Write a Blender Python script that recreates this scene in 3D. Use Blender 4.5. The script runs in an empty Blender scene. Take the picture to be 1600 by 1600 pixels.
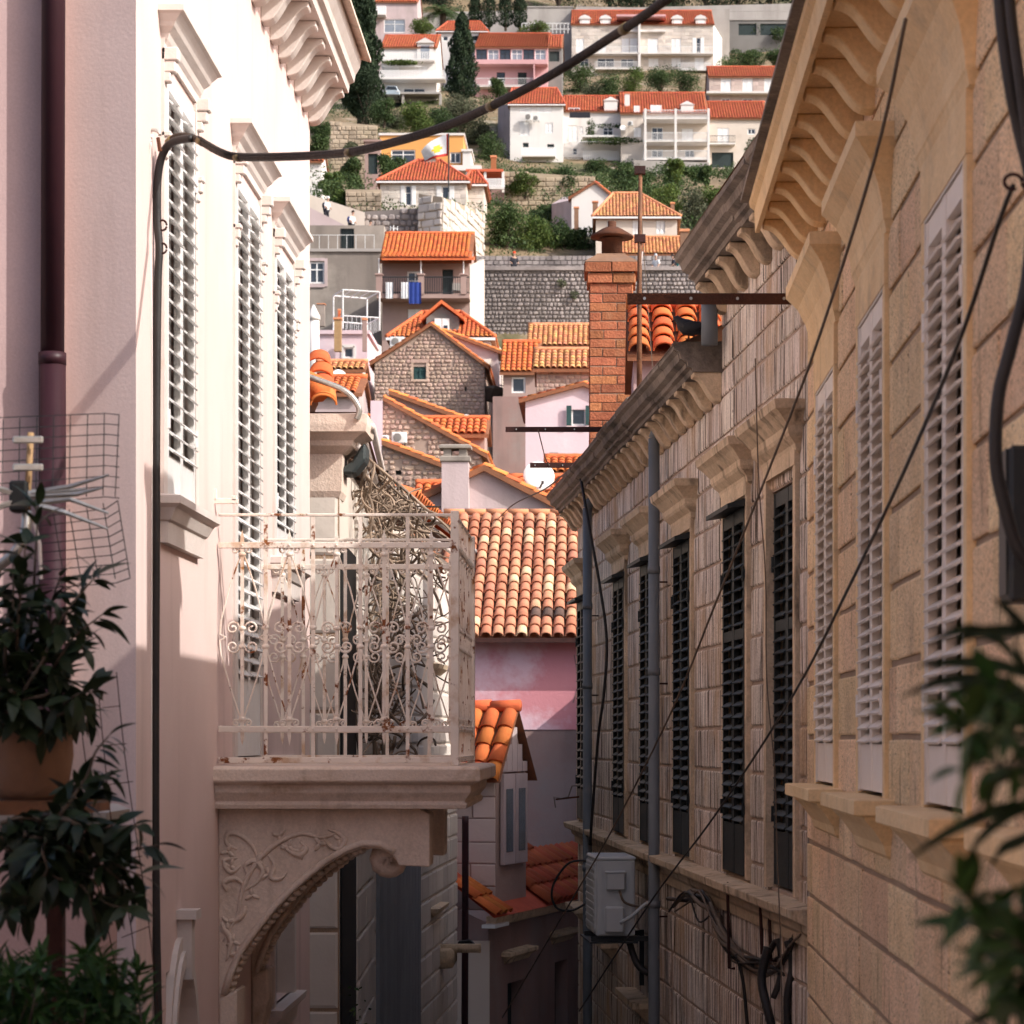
import bpy, bmesh, math, random
from mathutils import Vector, Matrix
R = random.Random(11)
rad = math.radians
S = bpy.context.scene
# ------------------------------------------------------------------ camera, world, sun, exposure
CZ = 7.0                        # camera height above the alley floor
F, PX, PY = 3900., 937., 1152.  # focal length and vanishing point of the alley, in photo pixels
cam = bpy.data.cameras.new('camera'); co = bpy.data.objects.new('camera', cam)
S.collection.objects.link(co); S.camera = co
co.location = (0, 0, CZ); co.rotation_euler = (rad(90), 0, 0)
cam.sensor_width = 36; cam.lens = 36*F/1600
cam.shift_x = (800-PX)/1600; cam.shift_y = (PY-800)/1600
cam.clip_start = .1; cam.clip_end = 3000
cam.dof.use_dof = True; cam.dof.focus_distance = 21; cam.dof.aperture_fstop = 6.7
SUN = Vector((1, -.50, .84)).normalized()
W = bpy.data.worlds.new('World'); S.world = W; W.use_nodes = True
nt = W.node_tree; bg = nt.nodes['Background']; sky = nt.nodes.new('ShaderNodeTexSky')
sky.sky_type = 'NISHITA'; sky.sun_disc = False
sky.sun_elevation = math.asin(SUN.z); sky.sun_rotation = math.atan2(SUN.x, SUN.y)
sky.air_density = .7; sky.dust_density = 3.5; sky.ozone_density = .3
nt.links.new(sky.outputs[0], bg.inputs[0]); bg.inputs[1].default_value = .15
sl = bpy.data.lights.new('sun', 'SUN'); sl.energy = 2.65; sl.angle = rad(.5); sl.color = (1, .965, .915)
so = bpy.data.objects.new('sun', sl); S.collection.objects.link(so)
so.rotation_euler = SUN.to_track_quat('Z', 'Y').to_euler(); so.location = (30, -15, 40)
S.view_settings.view_transform = 'Standard'; S.view_settings.look = 'None'
S.view_settings.exposure = .82; S.view_settings.gamma = 1
S.render.engine = 'CYCLES'; S.cycles.use_denoising = True
S.cycles.use_adaptive_sampling = True; S.cycles.adaptive_threshold = .02
S.cycles.max_bounces = 7; S.cycles.diffuse_bounces = 4; S.cycles.glossy_bounces = 3
S.cycles.transmission_bounces = 3; S.cycles.volume_bounces = 0; S.cycles.transparent_max_bounces = 8

def at(px, py, Y): return Vector(((px-PX)*Y/F, Y, CZ+(PY-py)*Y/F))
C = S.collection
# ------------------------------------------------------------------ helpers
ZO = {}
def link(o, parent=None):
    C.objects.link(o)
    if parent is not None:
        o.parent = parent
        if parent in ZO: o.location.z += ZO[parent]
    return o
def tag(o, label=None, cat=None, group=None, kind=None):
    if label: o['label'] = label
    if cat: o['category'] = cat
    if group: o['group'] = group
    if kind: o['kind'] = kind
    return o
def thing(name, label, cat, loc=(0, 0, 0), rz=0, group=None, zo=0):
    o = bpy.data.objects.new(name, None); o.empty_display_size = .2
    o.location = loc; o.rotation_euler = (0, 0, rz); link(o); tag(o, label, cat, group)
    if zo: ZO[o] = zo
    return o
def inst(name, me, parent, loc=(0, 0, 0), rot=None, sc=None, mw=None):
    o = bpy.data.objects.new(name, me)
    if mw is not None: o.matrix_local = mw
    else:
        o.location = loc
        if rot: o.rotation_euler = rot
        if sc: o.scale = sc
    return link(o, parent)
class MB:
    def __init__(s): s.v = []; s.f = []; s.M = None; s.mi = []; s.cm = 0
    def add(s, vs, fs):
        o = len(s.v)
        s.v += [tuple(s.M @ Vector(v)) for v in vs] if s.M else [tuple(v) for v in vs]
        s.f += [tuple(i+o for i in f) for f in fs]; s.mi += [s.cm]*len(fs); return s
    def box(s, x0, x1, y0, y1, z0, z1):
        return s.add([(x0,y0,z0),(x1,y0,z0),(x1,y1,z0),(x0,y1,z0),(x0,y0,z1),(x1,y0,z1),(x1,y1,z1),(x0,y1,z1)],
            [(0,3,2,1),(4,5,6,7),(0,1,5,4),(1,2,6,5),(2,3,7,6),(3,0,4,7)])
    def prism(s, poly, a, b, ax='y'):
        n = len(poly)
        def p(u, v, t): return {'y': (u, t, v), 'x': (t, u, v), 'z': (u, v, t)}[ax]
        vs = [p(u, v, a) for u, v in poly]+[p(u, v, b) for u, v in poly]
        return s.add(vs, [tuple(range(n)), tuple(range(2*n-1, n-1, -1))]+[(i, (i+1) % n, n+(i+1) % n, n+i) for i in range(n)])
    def quad(s, a, b, c, d): return s.add([a, b, c, d], [(0, 1, 2, 3)])
    def tube(s, pts, r, n=6, cap=True):
        pts = [Vector(p) for p in pts]; m = len(pts)
        rs = r if isinstance(r, (list, tuple)) else [r]*m
        vs = []; u = None
        for i, p in enumerate(pts):
            t = (pts[min(i+1, m-1)]-pts[max(i-1, 0)])
            t = t.normalized() if t.length > 1e-9 else Vector((0, 0, 1))
            if u is None:
                u = t.orthogonal().normalized()
            else:
                u = u-t*u.dot(t); u = u.normalized() if u.length > 1e-6 else t.orthogonal().normalized()
            w = t.cross(u)
            for k in range(n):
                a = 2*math.pi*k/n
                vs.append(p+(u*math.cos(a)+w*math.sin(a))*rs[i])
        fs = [(i*n+k, i*n+(k+1) % n, (i+1)*n+(k+1) % n, (i+1)*n+k) for i in range(m-1) for k in range(n)]
        if cap: fs += [tuple(range(n-1, -1, -1)), tuple((m-1)*n+k for k in range(n))]
        return s.add(vs, fs)
    def lathe(s, prof, c=(0, 0, 0), n=14):
        vs = [(c[0]+r*math.cos(2*math.pi*k/n), c[1]+r*math.sin(2*math.pi*k/n), c[2]+z) for r, z in prof for k in range(n)]
        fs = [(i*n+k, i*n+(k+1) % n, (i+1)*n+(k+1) % n, (i+1)*n+k) for i in range(len(prof)-1) for k in range(n)]
        return s.add(vs, fs+[tuple(range(n-1, -1, -1)), tuple((len(prof)-1)*n+k for k in range(n))])
    def mould(s, x0, x1, prof, yb=0, y0=0, back=False):
        # rectangular mitred moulding: prof = [(projection, z)...]
        vs = []
        for p, z in prof:
            yy = yb+p if back else yb
            vs += [(x0-p, y0-p, z), (x1+p, y0-p, z), (x1+p, yy, z), (x0-p, yy, z)]
        m = len(prof)
        fs = [(i*4+k, i*4+(k+1) % 4, (i+1)*4+(k+1) % 4, (i+1)*4+k) for i in range(m-1) for k in range(4)]
        return s.add(vs, fs+[(3, 2, 1, 0), tuple((m-1)*4+k for k in range(4))])
    def sphere(s, c, r, n=8, m=5):
        rx, ry, rz = r if isinstance(r, (tuple, list)) else (r, r, r)
        vs = [(c[0]+rx*math.sin(math.pi*j/m)*math.cos(2*math.pi*k/n), c[1]+ry*math.sin(math.pi*j/m)*math.sin(2*math.pi*k/n), c[2]+rz*math.cos(math.pi*j/m)) for j in range(m+1) for k in range(n)]
        return s.add(vs, [(j*n+k, (j+1)*n+k, (j+1)*n+(k+1) % n, j*n+(k+1) % n) for j in range(m) for k in range(n)])
    def mesh(s, name, mat, smooth=False, bev=0, fix=False):
        me = bpy.data.meshes.new(name); me.from_pydata(s.v, [], s.f)
        for m in (mat if isinstance(mat, list) else [mat]): me.materials.append(MT(m))
        if any(s.mi): me.polygons.foreach_set('material_index', s.mi)
        if bev or fix:
            bm = bmesh.new(); bm.from_mesh(me)
            bmesh.ops.recalc_face_normals(bm, faces=bm.faces)
            if bev: bmesh.ops.bevel(bm, geom=[e for e in bm.edges if e.is_manifold and e.calc_face_angle(0) > .5], offset=bev, segments=1, affect='EDGES')
            bm.to_mesh(me); bm.free()
        if smooth: me.polygons.foreach_set('use_smooth', [True]*len(me.polygons))
        me.update(); return me
    def build(s, name, mat, parent=None, smooth=False, bev=0, loc=(0, 0, 0), rot=None, fix=False):
        return inst(name, s.mesh(name, mat, smooth, bev, fix), parent, loc, rot)
def B(x0, x1, y0, y1, z0, z1): return MB().box(x0, x1, y0, y1, z0, z1)
def catmull(pts, n=6):
    pts = [Vector(p) for p in pts]; out = []
    for i in range(len(pts)-1):
        p0, p1, p2, p3 = pts[max(i-1, 0)], pts[i], pts[i+1], pts[min(i+2, len(pts)-1)]
        for k in range(n):
            t = k/n
            out.append(.5*((2*p1)+(p2-p0)*t+(2*p0-5*p1+4*p2-p3)*t*t+(3*p1-p0-3*p2+p3)*t**3))
    return out+[pts[-1]]
# ------------------------------------------------------------------ procedural materials
SPEC = {}; MATS = {}
def mk(key, c, c2=None, sc=2., rough=.85, bump=.2, bsc=60, rnd=0., isl=False, streak=None, spot=None, spot2=None, metal=0, cols=None, spec=.3, trans=0, hue=0, grain=0, pores=None):
    SPEC[key] = dict(c=c, c2=c2, sc=sc, rough=rough, bump=bump, bsc=bsc, rnd=rnd, isl=isl, streak=streak, spot=spot, spot2=spot2, metal=metal, cols=cols, spec=spec, trans=trans, hue=hue, grain=grain, pores=pores)
def MT(key):
    if key in MATS: return MATS[key]
    d = SPEC[key]; m = bpy.data.materials.new(key); m.use_nodes = True; MATS[key] = m
    t = m.node_tree; N = t.nodes; Lk = t.links.new; bs = N['Principled BSDF']
    bs.inputs['Roughness'].default_value = d['rough']; bs.inputs['Metallic'].default_value = d['metal']
    bs.inputs['Specular IOR Level'].default_value = d['spec']
    geo = N.new('ShaderNodeNewGeometry'); pos = geo.outputs['Position']
    def noise(sc, det=4, vec=None, rough=.55):
        n = N.new('ShaderNodeTexNoise'); n.inputs['Scale'].default_value = sc; n.inputs['Detail'].default_value = det
        n.inputs['Roughness'].default_value = rough; Lk(vec or pos, n.inputs['Vector']); return n.outputs['Fac']
    def remap(x, lo, hi, a=0., b=1.):
        n = N.new('ShaderNodeMapRange'); n.inputs[1].default_value = lo; n.inputs[2].default_value = hi
        n.inputs[3].default_value = a; n.inputs[4].default_value = b; Lk(x, n.inputs[0]); return n.outputs[0]
    def mix(f, a, b):
        n = N.new('ShaderNodeMix'); n.data_type = 'RGBA'
        if isinstance(f, float): n.inputs[0].default_value = f
        else: Lk(f, n.inputs[0])
        for s_, q in ((6, a), (7, b)):
            if isinstance(q, (tuple, list)): n.inputs[s_].default_value = (*q[:3], 1)
            else: Lk(q, n.inputs[s_])
        return n.outputs[2]
    if d['isl']: rv = geo.outputs['Random Per Island']
    else:
        oi = N.new('ShaderNodeObjectInfo'); rv = oi.outputs['Random']
    c = d['c']; c2 = d['c2'] or tuple(x*.78 for x in c)
    nz = remap(noise(d['sc'], 5), .3, .7)
    if d['cols']:
        cr = N.new('ShaderNodeValToRGB'); cr.color_ramp.interpolation = 'CONSTANT'
        el = cr.color_ramp.elements
        while len(el) < len(d['cols']): el.new(.5)
        for e, (p, q) in zip(el, d['cols']): e.position = p; e.color = (*q, 1)
        Lk(rv, cr.inputs[0]); base = cr.outputs[0]
        hs = N.new('ShaderNodeHueSaturation'); Lk(base, hs.inputs['Color']); Lk(remap(nz, 0, 1, .8, 1.1), hs.inputs['Value']); col = hs.outputs[0]
    else: col = mix(nz, c2, c)
    if d['rnd']:
        hs = N.new('ShaderNodeHueSaturation'); Lk(col, hs.inputs['Color'])
        Lk(remap(rv, 0, 1, 1-d['rnd'], 1+d['rnd']), hs.inputs['Value'])
        if d['hue']:
            fr = N.new('ShaderNodeMath'); fr.operation = 'MULTIPLY'; fr.inputs[1].default_value = 7.31; Lk(rv, fr.inputs[0])
            f2 = N.new('ShaderNodeMath'); f2.operation = 'FRACT'; Lk(fr.outputs[0], f2.inputs[0])
            Lk(remap(f2.outputs[0], 0, 1, .5-d['hue'], .5+d['hue']), hs.inputs['Hue'])
        col = hs.outputs[0]
    for sk in ((d['streak'] if isinstance(d['streak'], list) else [d['streak']]) if d['streak'] else []):
        cs, amt, lo, hi, sx, sz = sk
        vm = N.new('ShaderNodeVectorMath'); vm.operation = 'MULTIPLY'; vm.inputs[1].default_value = (sx, sx, sz); Lk(pos, vm.inputs[0])
        col = mix(remap(noise(1, 4, vm.outputs[0], .6), lo, hi, 0, amt), col, cs)
    for sp in (d['spot'], d['spot2']):
        if sp:
            cs, ssc, lo, hi, amt = sp
            col = mix(remap(noise(ssc, 6, None, .65), lo, hi, 0, amt), col, cs)
    if d['grain']:
        gs, ga = d['grain']; hs = N.new('ShaderNodeHueSaturation'); Lk(col, hs.inputs['Color']); Lk(remap(noise(gs, 3, None, .7), .3, .7, 1-ga, 1+ga), hs.inputs['Value']); col = hs.outputs[0]
    if d['pores']:
        cs, ssc, lo, hi, amt = d['pores']; col = mix(remap(noise(ssc, 2, None, .6), lo, hi, 0, amt), col, cs)
    Lk(col, bs.inputs['Base Color'])
    if d['bump']:
        bp = N.new('ShaderNodeBump'); bp.inputs['Strength'].default_value = d['bump']; bp.inputs['Distance'].default_value = .02
        Lk(noise(d['bsc'], 3), bp.inputs['Height']); Lk(bp.outputs[0], bs.inputs['Normal'])
    if d['trans']:
        tr = N.new('ShaderNodeBsdfTranslucent'); Lk(col, tr.inputs[0])
        ms = N.new('ShaderNodeMixShader'); ms.inputs[0].default_value = d['trans']
        Lk(bs.outputs[0], ms.inputs[1]); Lk(tr.outputs[0], ms.inputs[2]); Lk(ms.outputs[0], N['Material Output'].inputs[0])
    return m
DK = (.02, .018, .015)
mk('pink_plaster', (.71, .55, .505), (.65, .49, .445), 1.2, .9, .07, 60, grain=(90, .05), spot=((.58, .44, .41), .9, .55, .8, .5), streak=((.42, .31, .27), .45, .55, .78, 3, .25))
mk('rose_plaster', (.50, .345, .33), (.45, .31, .295), 1.5, .9, .08, 60, grain=(80, .06))
mk('white_trim', (.66, .585, .54), (.58, .505, .46), 4, .7, .12, 40, spot=((.45, .36, .27), 5, .62, .75, .5))
mk('balcony_stone', (.72, .585, .49), (.62, .49, .40), 3, .85, .3, 40, grain=(60, .1), spot=((.33, .2, .1), 2.6, .58, .72, .6), streak=((.25, .18, .12), .6, .55, .75, 4, .6))
mk('white_paint', (.82, .81, .80), (.76, .74, .72), 5, .45, .05, 30, rnd=.06)
mk('white_old', (.76, .70, .66), (.68, .60, .55), 5, .5, .08, 30, rnd=.06)
mk('iron_cream', (.84, .74, .65), (.76, .66, .57), 8, .5, .15, 60, spot=((.20, .06, .015), 8.5, .578, .625, 1.), spot2=((.42, .2, .06), 4.1, .54, .66, .6))
mk('plum_pipe', (.04, .014, .019), (.03, .01, .014), 3, .45, .05, 20, spec=.25)
mk('rust_pipe', (.22, .10, .05), (.10, .05, .03), 9, .8, .4, 50)
mk('rust', (.13, .045, .02), (.06, .025, .015), 6, .85, .5, 60)
mk('rust_dark', (.055, .018, .014), (.03, .012, .01), 6, .8, .3, 60)
mk('rubber', (.035, .03, .028), (.02, .018, .017), 5, .5, .15, 80)
mk('rubber_old', (.055, .036, .024), (.028, .02, .016), 5, .6, .3, 50)
mk('yellow_tie', (.26, .19, .09), None, 5, .5, 0)
mk('wire_grey', (.16, .12, .09), None, 5, .7, 0)
mk('cream_stone', (.86, .62, .385), (.76, .51, .29), 3.5, .9, .6, 45, rnd=.12, hue=.01, streak=((.16, .09, .05), .7, .60, .70, 11, 1.3), spot=((.45, .30, .19), 2.2, .55, .75, .6), grain=(95, .36), pores=((.14, .08, .05), 70, .585, .65, .75))
mk('cream_trim', (.88, .645, .37), (.78, .53, .275), 2.5, .85, .3, 30, grain=(50, .1), spot=((.40, .29, .2), 3, .55, .75, .5), streak=((.25, .17, .1), .35, .58, .75, 6, .8))
mk('mortar', (.38, .27, .185), (.29, .2, .135), 4, .95, .5, 40)
mk('grey_stone', (.80, .71, .63), (.68, .59, .51), 3, .92, .6, 30, rnd=.14, hue=.012, streak=[((.36, .25, .17), .6, .5, .6, 9, .5), ((.05, .033, .022), 1., .535, .585, 27, 1.0), ((.2, .14, .1), .5, .56, .62, 60, 3.)], spot=((.50, .32, .18), .9, .5, .66, .8), grain=(60, .16), pores=((.1, .07, .05), 48, .63, .7, .6))
mk('pale_mortar', (.50, .37, .29), (.38, .28, .21), 4, .95, .5, 40)
mk('grey_trim', (.68, .53, .37), (.52, .39, .26), 3, .9, .5, 30, rnd=.08, streak=((.10, .075, .05), .7, .56, .68, 7, 1.6), spot=((.13, .105, .08), 2.5, .56, .72, .7), grain=(45, .14))
mk('gutter_stone', (.27, .225, .185), (.17, .14, .115), 2.2, .9, .5, 30, spot=((.06, .052, .045), 1.6, .5, .66, .85), grain=(30, .2))
mk('black_shutter', (.028, .034, .034), (.02, .024, .025), 6, .55, .1, 30, rnd=.25)
mk('white_shutter', (.66, .65, .64), (.60, .58, .56), 5, .5, .06, 30, rnd=.05)
mk('cream_shutter', (.86, .77, .68), (.80, .70, .60), 5, .5, .06, 30, rnd=.06)
mk('grey_pipe', (.17, .19, .205), (.135, .15, .165), 2.5, .5, .1, 30, spot=((.25, .25, .25), 3, .6, .75, .4))
mk('ac_grey', (.50, .53, .54), (.45, .48, .49), 3, .5, .03, 30)
mk('ac_white', (.78, .77, .75), None, 3, .5, 0)
mk('black', (.012, .012, .012), None, 3, .6, 0)
mk('glass', (.05, .06, .075), (.03, .035, .045), 1.5, .1, 0, spec=.6)
mk('glass_pale', (.28, .31, .35), (.2, .22, .26), .8, .15, 0, spec=.6)
mk('brick', (.44, .165, .075), (.33, .115, .055), 9, .9, .6, 40, rnd=.24, hue=.008, spot=((.40, .22, .13), 7, .55, .75, .6), grain=(60, .2))
mk('brick_mortar', (.36, .25, .18), (.28, .19, .13), 6, .95, .5, 50)
TC = ((.62, .16, .05), (.52, .125, .04))
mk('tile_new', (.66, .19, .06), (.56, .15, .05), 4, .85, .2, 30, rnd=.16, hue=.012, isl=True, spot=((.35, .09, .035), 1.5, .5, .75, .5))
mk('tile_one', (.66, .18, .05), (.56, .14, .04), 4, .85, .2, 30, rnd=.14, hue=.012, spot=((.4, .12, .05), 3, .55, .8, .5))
mk('tile_shade', (.50, .12, .05), (.40, .09, .04), 4, .85, .2, 30, rnd=.14, hue=.01, spot=((.25, .08, .045), 3, .5, .75, .6))  # darker copy of the orange tile, shade put into its colour
mk('tile_hill', (.57, .145, .065), (.49, .115, .05), .6, .85, .2, 8, rnd=.14, hue=.01, isl=True)
mk('tile_pale', (.66, .33, .16), (.56, .24, .1), 3, .85, .2, 20, rnd=.25, hue=.02, isl=True)
mk('tile_mix', (1, 1, 1), None, 5, .85, .25, 30, rnd=.1, cols=[(0, (.52, .20, .115)), (.24, (.58, .26, .155)), (.42, (.62, .34, .2)), (.52, (.54, .22, .13)), (.74, (.68, .46, .28)), (.84, (.56, .26, .15)), (.95, (.42, .17, .11))], spot=((.2, .12, .09), 4, .6, .8, .5))
mk('tile_dark', (.13, .08, .065), None, 4, .9, .2, 30, rnd=.2)
mk('tile_bed', (.30, .12, .06), (.2, .09, .05), 4, .95, .3, 30)
mk('rubble', (.50, .36, .295), (.38, .265, .21), 1.5, .95, .6, 12, rnd=.25, hue=.015, isl=True, spot=((.55, .45, .36), .6, .55, .75, .5))
mk('rubble_mortar', (.42, .315, .26), (.33, .245, .2), 1.2, .95, .5, 12)
mk('wall_stone', (.36, .315, .30), (.27, .235, .225), .25, .95, .6, 6, rnd=.28, hue=.01, isl=True, streak=((.10, .085, .08), .75, .48, .7, .35, .05))
mk('wall_joint', (.20, .175, .165), None, .5, .95, .4, 6)
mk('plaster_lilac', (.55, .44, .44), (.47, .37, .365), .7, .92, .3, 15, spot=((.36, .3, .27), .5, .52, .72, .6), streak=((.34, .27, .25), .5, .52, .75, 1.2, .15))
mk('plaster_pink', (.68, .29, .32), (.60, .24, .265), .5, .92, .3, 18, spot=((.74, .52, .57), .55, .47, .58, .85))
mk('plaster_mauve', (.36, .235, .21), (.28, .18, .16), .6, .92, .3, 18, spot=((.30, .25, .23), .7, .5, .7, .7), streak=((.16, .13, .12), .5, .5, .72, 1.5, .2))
mk('plaster_palepink', (.74, .58, .62), (.66, .51, .55), .5, .92, .3, 8, spot=((.8, .72, .74), .5, .55, .75, .6))
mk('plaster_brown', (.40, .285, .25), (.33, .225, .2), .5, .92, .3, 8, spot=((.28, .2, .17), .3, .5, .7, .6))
mk('plaster_grey', (.30, .255, .22), (.21, .18, .155), .3, .95, .4, 6, spot=((.40, .35, .3), .25, .5, .65, .8), streak=((.1, .085, .075), .8, .5, .72, .5, .06))
mk('plaster_white', (.74, .71, .68), (.66, .62, .59), .3, .9, .2, 5, streak=((.42, .38, .35), .5, .55, .8, .5, .06))
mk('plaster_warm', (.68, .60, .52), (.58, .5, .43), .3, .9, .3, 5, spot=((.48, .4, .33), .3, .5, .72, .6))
mk('plaster_orange', (.72, .36, .12), (.66, .32, .1), .25, .9, .15, 5)
mk('plaster_rose', (.62, .36, .37), (.56, .32, .33), .25, .9, .15, 5)
mk('ashlar_far', (.62, .56, .50), (.52, .46, .41), .8, .92, .4, 6, rnd=.14, hue=.008, isl=True)
mk('ashlar_pink', (.58, .47, .42), (.48, .38, .34), .8, .92, .4, 6, rnd=.16, hue=.008, isl=True)
mk('concrete', (.42, .39, .36), (.33, .3, .28), .3, .92, .3, 6, streak=((.2, .18, .16), .5, .5, .72, .4, .06))
mk('concrete_dark', (.22, .21, .2), (.17, .16, .15), .3, .92, .3, 6)
mk('terrain', (.27, .19, .115), (.15, .115, .07), .12, .95, .8, 1.5, spot=((.07, .075, .035), .12, .48, .6, .9), spot2=((.40, .33, .26), .35, .56, .68, .8), grain=(2.5, .3))
mk('terrace_stone', (.45, .36, .27), (.35, .275, .2), .4, .95, .7, 3, rnd=.2, isl=True, spot=((.25, .22, .12), .2, .5, .7, .6))
mk('leaf_cypress', (.035, .058, .026), (.02, .036, .018), .4, .8, 0, rnd=.4, hue=.015, isl=True, trans=.2)
mk('leaf_mid', (.075, .115, .035), (.04, .07, .025), .3, .7, 0, rnd=.4, hue=.02, isl=True, trans=.3)
mk('leaf_bright', (.12, .165, .035), (.07, .11, .03), .3, .7, 0, rnd=.4, hue=.02, isl=True, trans=.3)
mk('leaf_grey', (.12, .13, .075), (.075, .085, .05), .3, .8, 0, rnd=.35, hue=.015, isl=True, trans=.25)
mk('leaf_near', (.028, .046, .018), (.014, .024, .011), 9, .45, .1, 40, rnd=.4, hue=.02, trans=.15)
mk('leaf_near2', (.04, .085, .018), (.022, .05, .012), 9, .5, .1, 40, rnd=.45, hue=.025, trans=.3)
mk('bark', (.10, .075, .055), (.06, .045, .035), 3, .95, .5, 20)
mk('twig', (.30, .22, .16), (.16, .115, .085), 2, .95, .4, 30, rnd=.5, isl=True)
mk('terracotta', (.27, .155, .095), (.2, .11, .07), 5, .85, .25, 30, spot=((.2, .13, .1), 4, .5, .7, .6))
mk('flag_white', (.8, .8, .82), None, 3, .8, 0, trans=.3)
mk('flag_yellow', (.72, .48, .05), None, 3, .8, 0)
mk('flag_red', (.5, .04, .03), None, 3, .8, 0)
mk('cloth_white', (.8, .8, .8), None, 3, .9, 0)
mk('cloth_blue', (.03, .06, .28), None, 3, .9, 0)
mk('cloth_dark', (.03, .03, .04), None, 3, .9, 0)
mk('cloth_red', (.75, .07, .02), None, 3, .9, 0)
mk('cloth_teal', (.04, .22, .22), None, 3, .9, 0)
mk('skin', (.5, .3, .22), None, 3, .6, 0)
mk('hair', (.04, .025, .018), None, 3, .7, 0)
mk('green_shutter', (.03, .075, .075), (.022, .055, .055), 3, .7, .1, 20)
mk('door_dark', (.03, .045, .045), None, 3, .7, .1, 20)
mk('metal_white', (.75, .75, .74), None, 3, .4, 0)
mk('metal_dark', (.03, .033, .035), None, 3, .5, 0)
mk('alu', (.55, .54, .5), (.4, .38, .33), 20, .35, .1, 60, metal=.7)
mk('bird', (.012, .012, .014), (.022, .022, .026), 20, .6, .1, 60)
mk('board_grey', (.24, .25, .27), (.19, .2, .215), 2, .7, .1, 20, rnd=.12)
mk('car_paint', (.42, .5, .56), None, 2, .25, 0, spec=.5)
mk('wood', (.42, .27, .13), (.33, .2, .1), 6, .7, .2, 30)
mk('street', (.45, .40, .34), (.36, .31, .26), 1, .6, .2, 8)
mk('tarp', (.045, .055, .055), (.03, .036, .036), 6, .6, .3, 30)
# ------------------------------------------------------------------ shared builders
def wall_panel(mb, x0, x1, z0, z1, ops, d=.25, y=0):
    xs = sorted({x0, x1, *[v for o in ops for v in o[:2] if x0 < v < x1]})
    zs = sorted({z0, z1, *[v for o in ops for v in o[2:4] if z0 < v < z1]})
    def hole(x, z): return any(o[0] < x < o[1] and o[2] < z < o[3] for o in ops)
    for i in range(len(xs)-1):
        for j in range(len(zs)-1):
            a, b, c, e = xs[i], xs[i+1], zs[j], zs[j+1]
            if not hole((a+b)/2, (c+e)/2): mb.quad((a, y, c), (b, y, c), (b, y, e), (a, y, e))
    for o in ops:
        a, b, c, e = max(o[0], x0), min(o[1], x1), max(o[2], z0), min(o[3], z1); f = y+d
        mb.quad((a, y, c), (a, f, c), (a, f, e), (a, y, e)); mb.quad((b, y, c), (b, f, c), (b, f, e), (b, y, e))
        mb.quad((a, y, c), (b, y, c), (b, f, c), (a, f, c)); mb.quad((a, y, e), (b, y, e), (b, f, e), (a, f, e))
        mb.quad((a, f, c), (b, f, c), (b, f, e), (a, f, e))
def rowcut(a, b, c, e, ops):
    iv = [(a, b)]
    for o in ops:
        if min(e, o[3])-max(c, o[2]) > .25*(e-c):
            iv = [q for s, t in iv for q in ((s, min(t, o[0])), (max(s, o[1]), t)) if q[1]-q[0] > .04]
    return iv
def stone_block(mb, a, b, c, e, y, ch=.012, j=.004, pr=.006):
    jt = lambda: R.uniform(-j, j)
    p = R.uniform(0, pr)
    r = [(a+jt(), c+jt()), (b+jt(), c+jt()), (b+jt(), e+jt()), (a+jt(), e+jt())]
    q = [(a+ch, c+ch), (b-ch, c+ch), (b-ch, e-ch), (a+ch, e-ch)]
    mb.add([(x, y+.03, z) for x, z in r]+[(x, y+ch*.5-p, z) for x, z in r]+[(x, y-p, z) for x, z in q],
           [(8, 9, 10, 11)]+[(4+k, 4+(k+1) % 4, 8+(k+1) % 4, 8+k) for k in range(4)]+[(k, (k+1) % 4, 4+(k+1) % 4, 4+k) for k in range(4)])
def stones(x0, x1, z0, z1, ops, course, blen, gap, gx=None):
    gx = gap if gx is None else gx
    z = z0
    while z < z1-.03:
        h = min(course*R.uniform(.93, 1.07), z1-z)
        if z1-z-h < course*.4: h = z1-z
        for a, b in rowcut(x0, x1, z, z+h, ops):
            x = a; first = True
            while x < b-.03:
                l = blen*R.uniform(.55, 1.35)*(R.uniform(.3, .9) if first else 1); first = False
                if b-x-l < blen*.4: l = b-x
                yield x+gx/2, x+l-gx/2, z+gap/2, z+h-gap/2
                x += l
        z += h
def stone_wall(parent, x0, x1, z0, z1, ops, course, blen, mat, mort, gap=.018, d=.3, zlow=None, name='wall', extra=None, ch=.012, rec=.014, gx=None):
    mb = MB(); wall_panel(mb, x0, x1, (zlow if zlow is not None else z0), z1, ops, d, rec)
    if extra: extra(mb)
    w = mb.build(name, mort, parent)
    for a, b, c, e in stones(x0, x1, z0, z1, ops, course, blen, gap, gx):
        m = MB(); stone_block(m, a, b, c, e, 0, ch); m.build('stone', mat, w)
    return w
def blob(mb, a, b, c, e, y, pr):
    n = 8; cx, cz = (a+b)/2, (c+e)/2; w, h = (b-a)/2*R.uniform(.85, 1.12), (e-c)/2*R.uniform(.85, 1.15); ph = R.uniform(0, .8); P = []
    for k in range(n):
        t = 2*math.pi*k/n+ph+R.uniform(-.15, .15); q = R.uniform(.88, 1.1); P.append((cx+w*q*math.copysign(abs(math.cos(t))**.7, math.cos(t)), cz+h*q*math.copysign(abs(math.sin(t))**.7, math.sin(t))))
    p = pr*R.uniform(.4, 1.2)
    mb.add([(x, y+.05, z) for x, z in P]+[(cx+(x-cx)*.97, y, cz+(z-cz)*.97) for x, z in P]+[(cx+(x-cx)*.68, y-p, cz+(z-cz)*.68) for x, z in P],
        [tuple(range(2*n, 3*n))]+[(r*n+k, r*n+(k+1) % n, (r+1)*n+(k+1) % n, (r+1)*n+k) for r in (0, 1) for k in range(n)])
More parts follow.
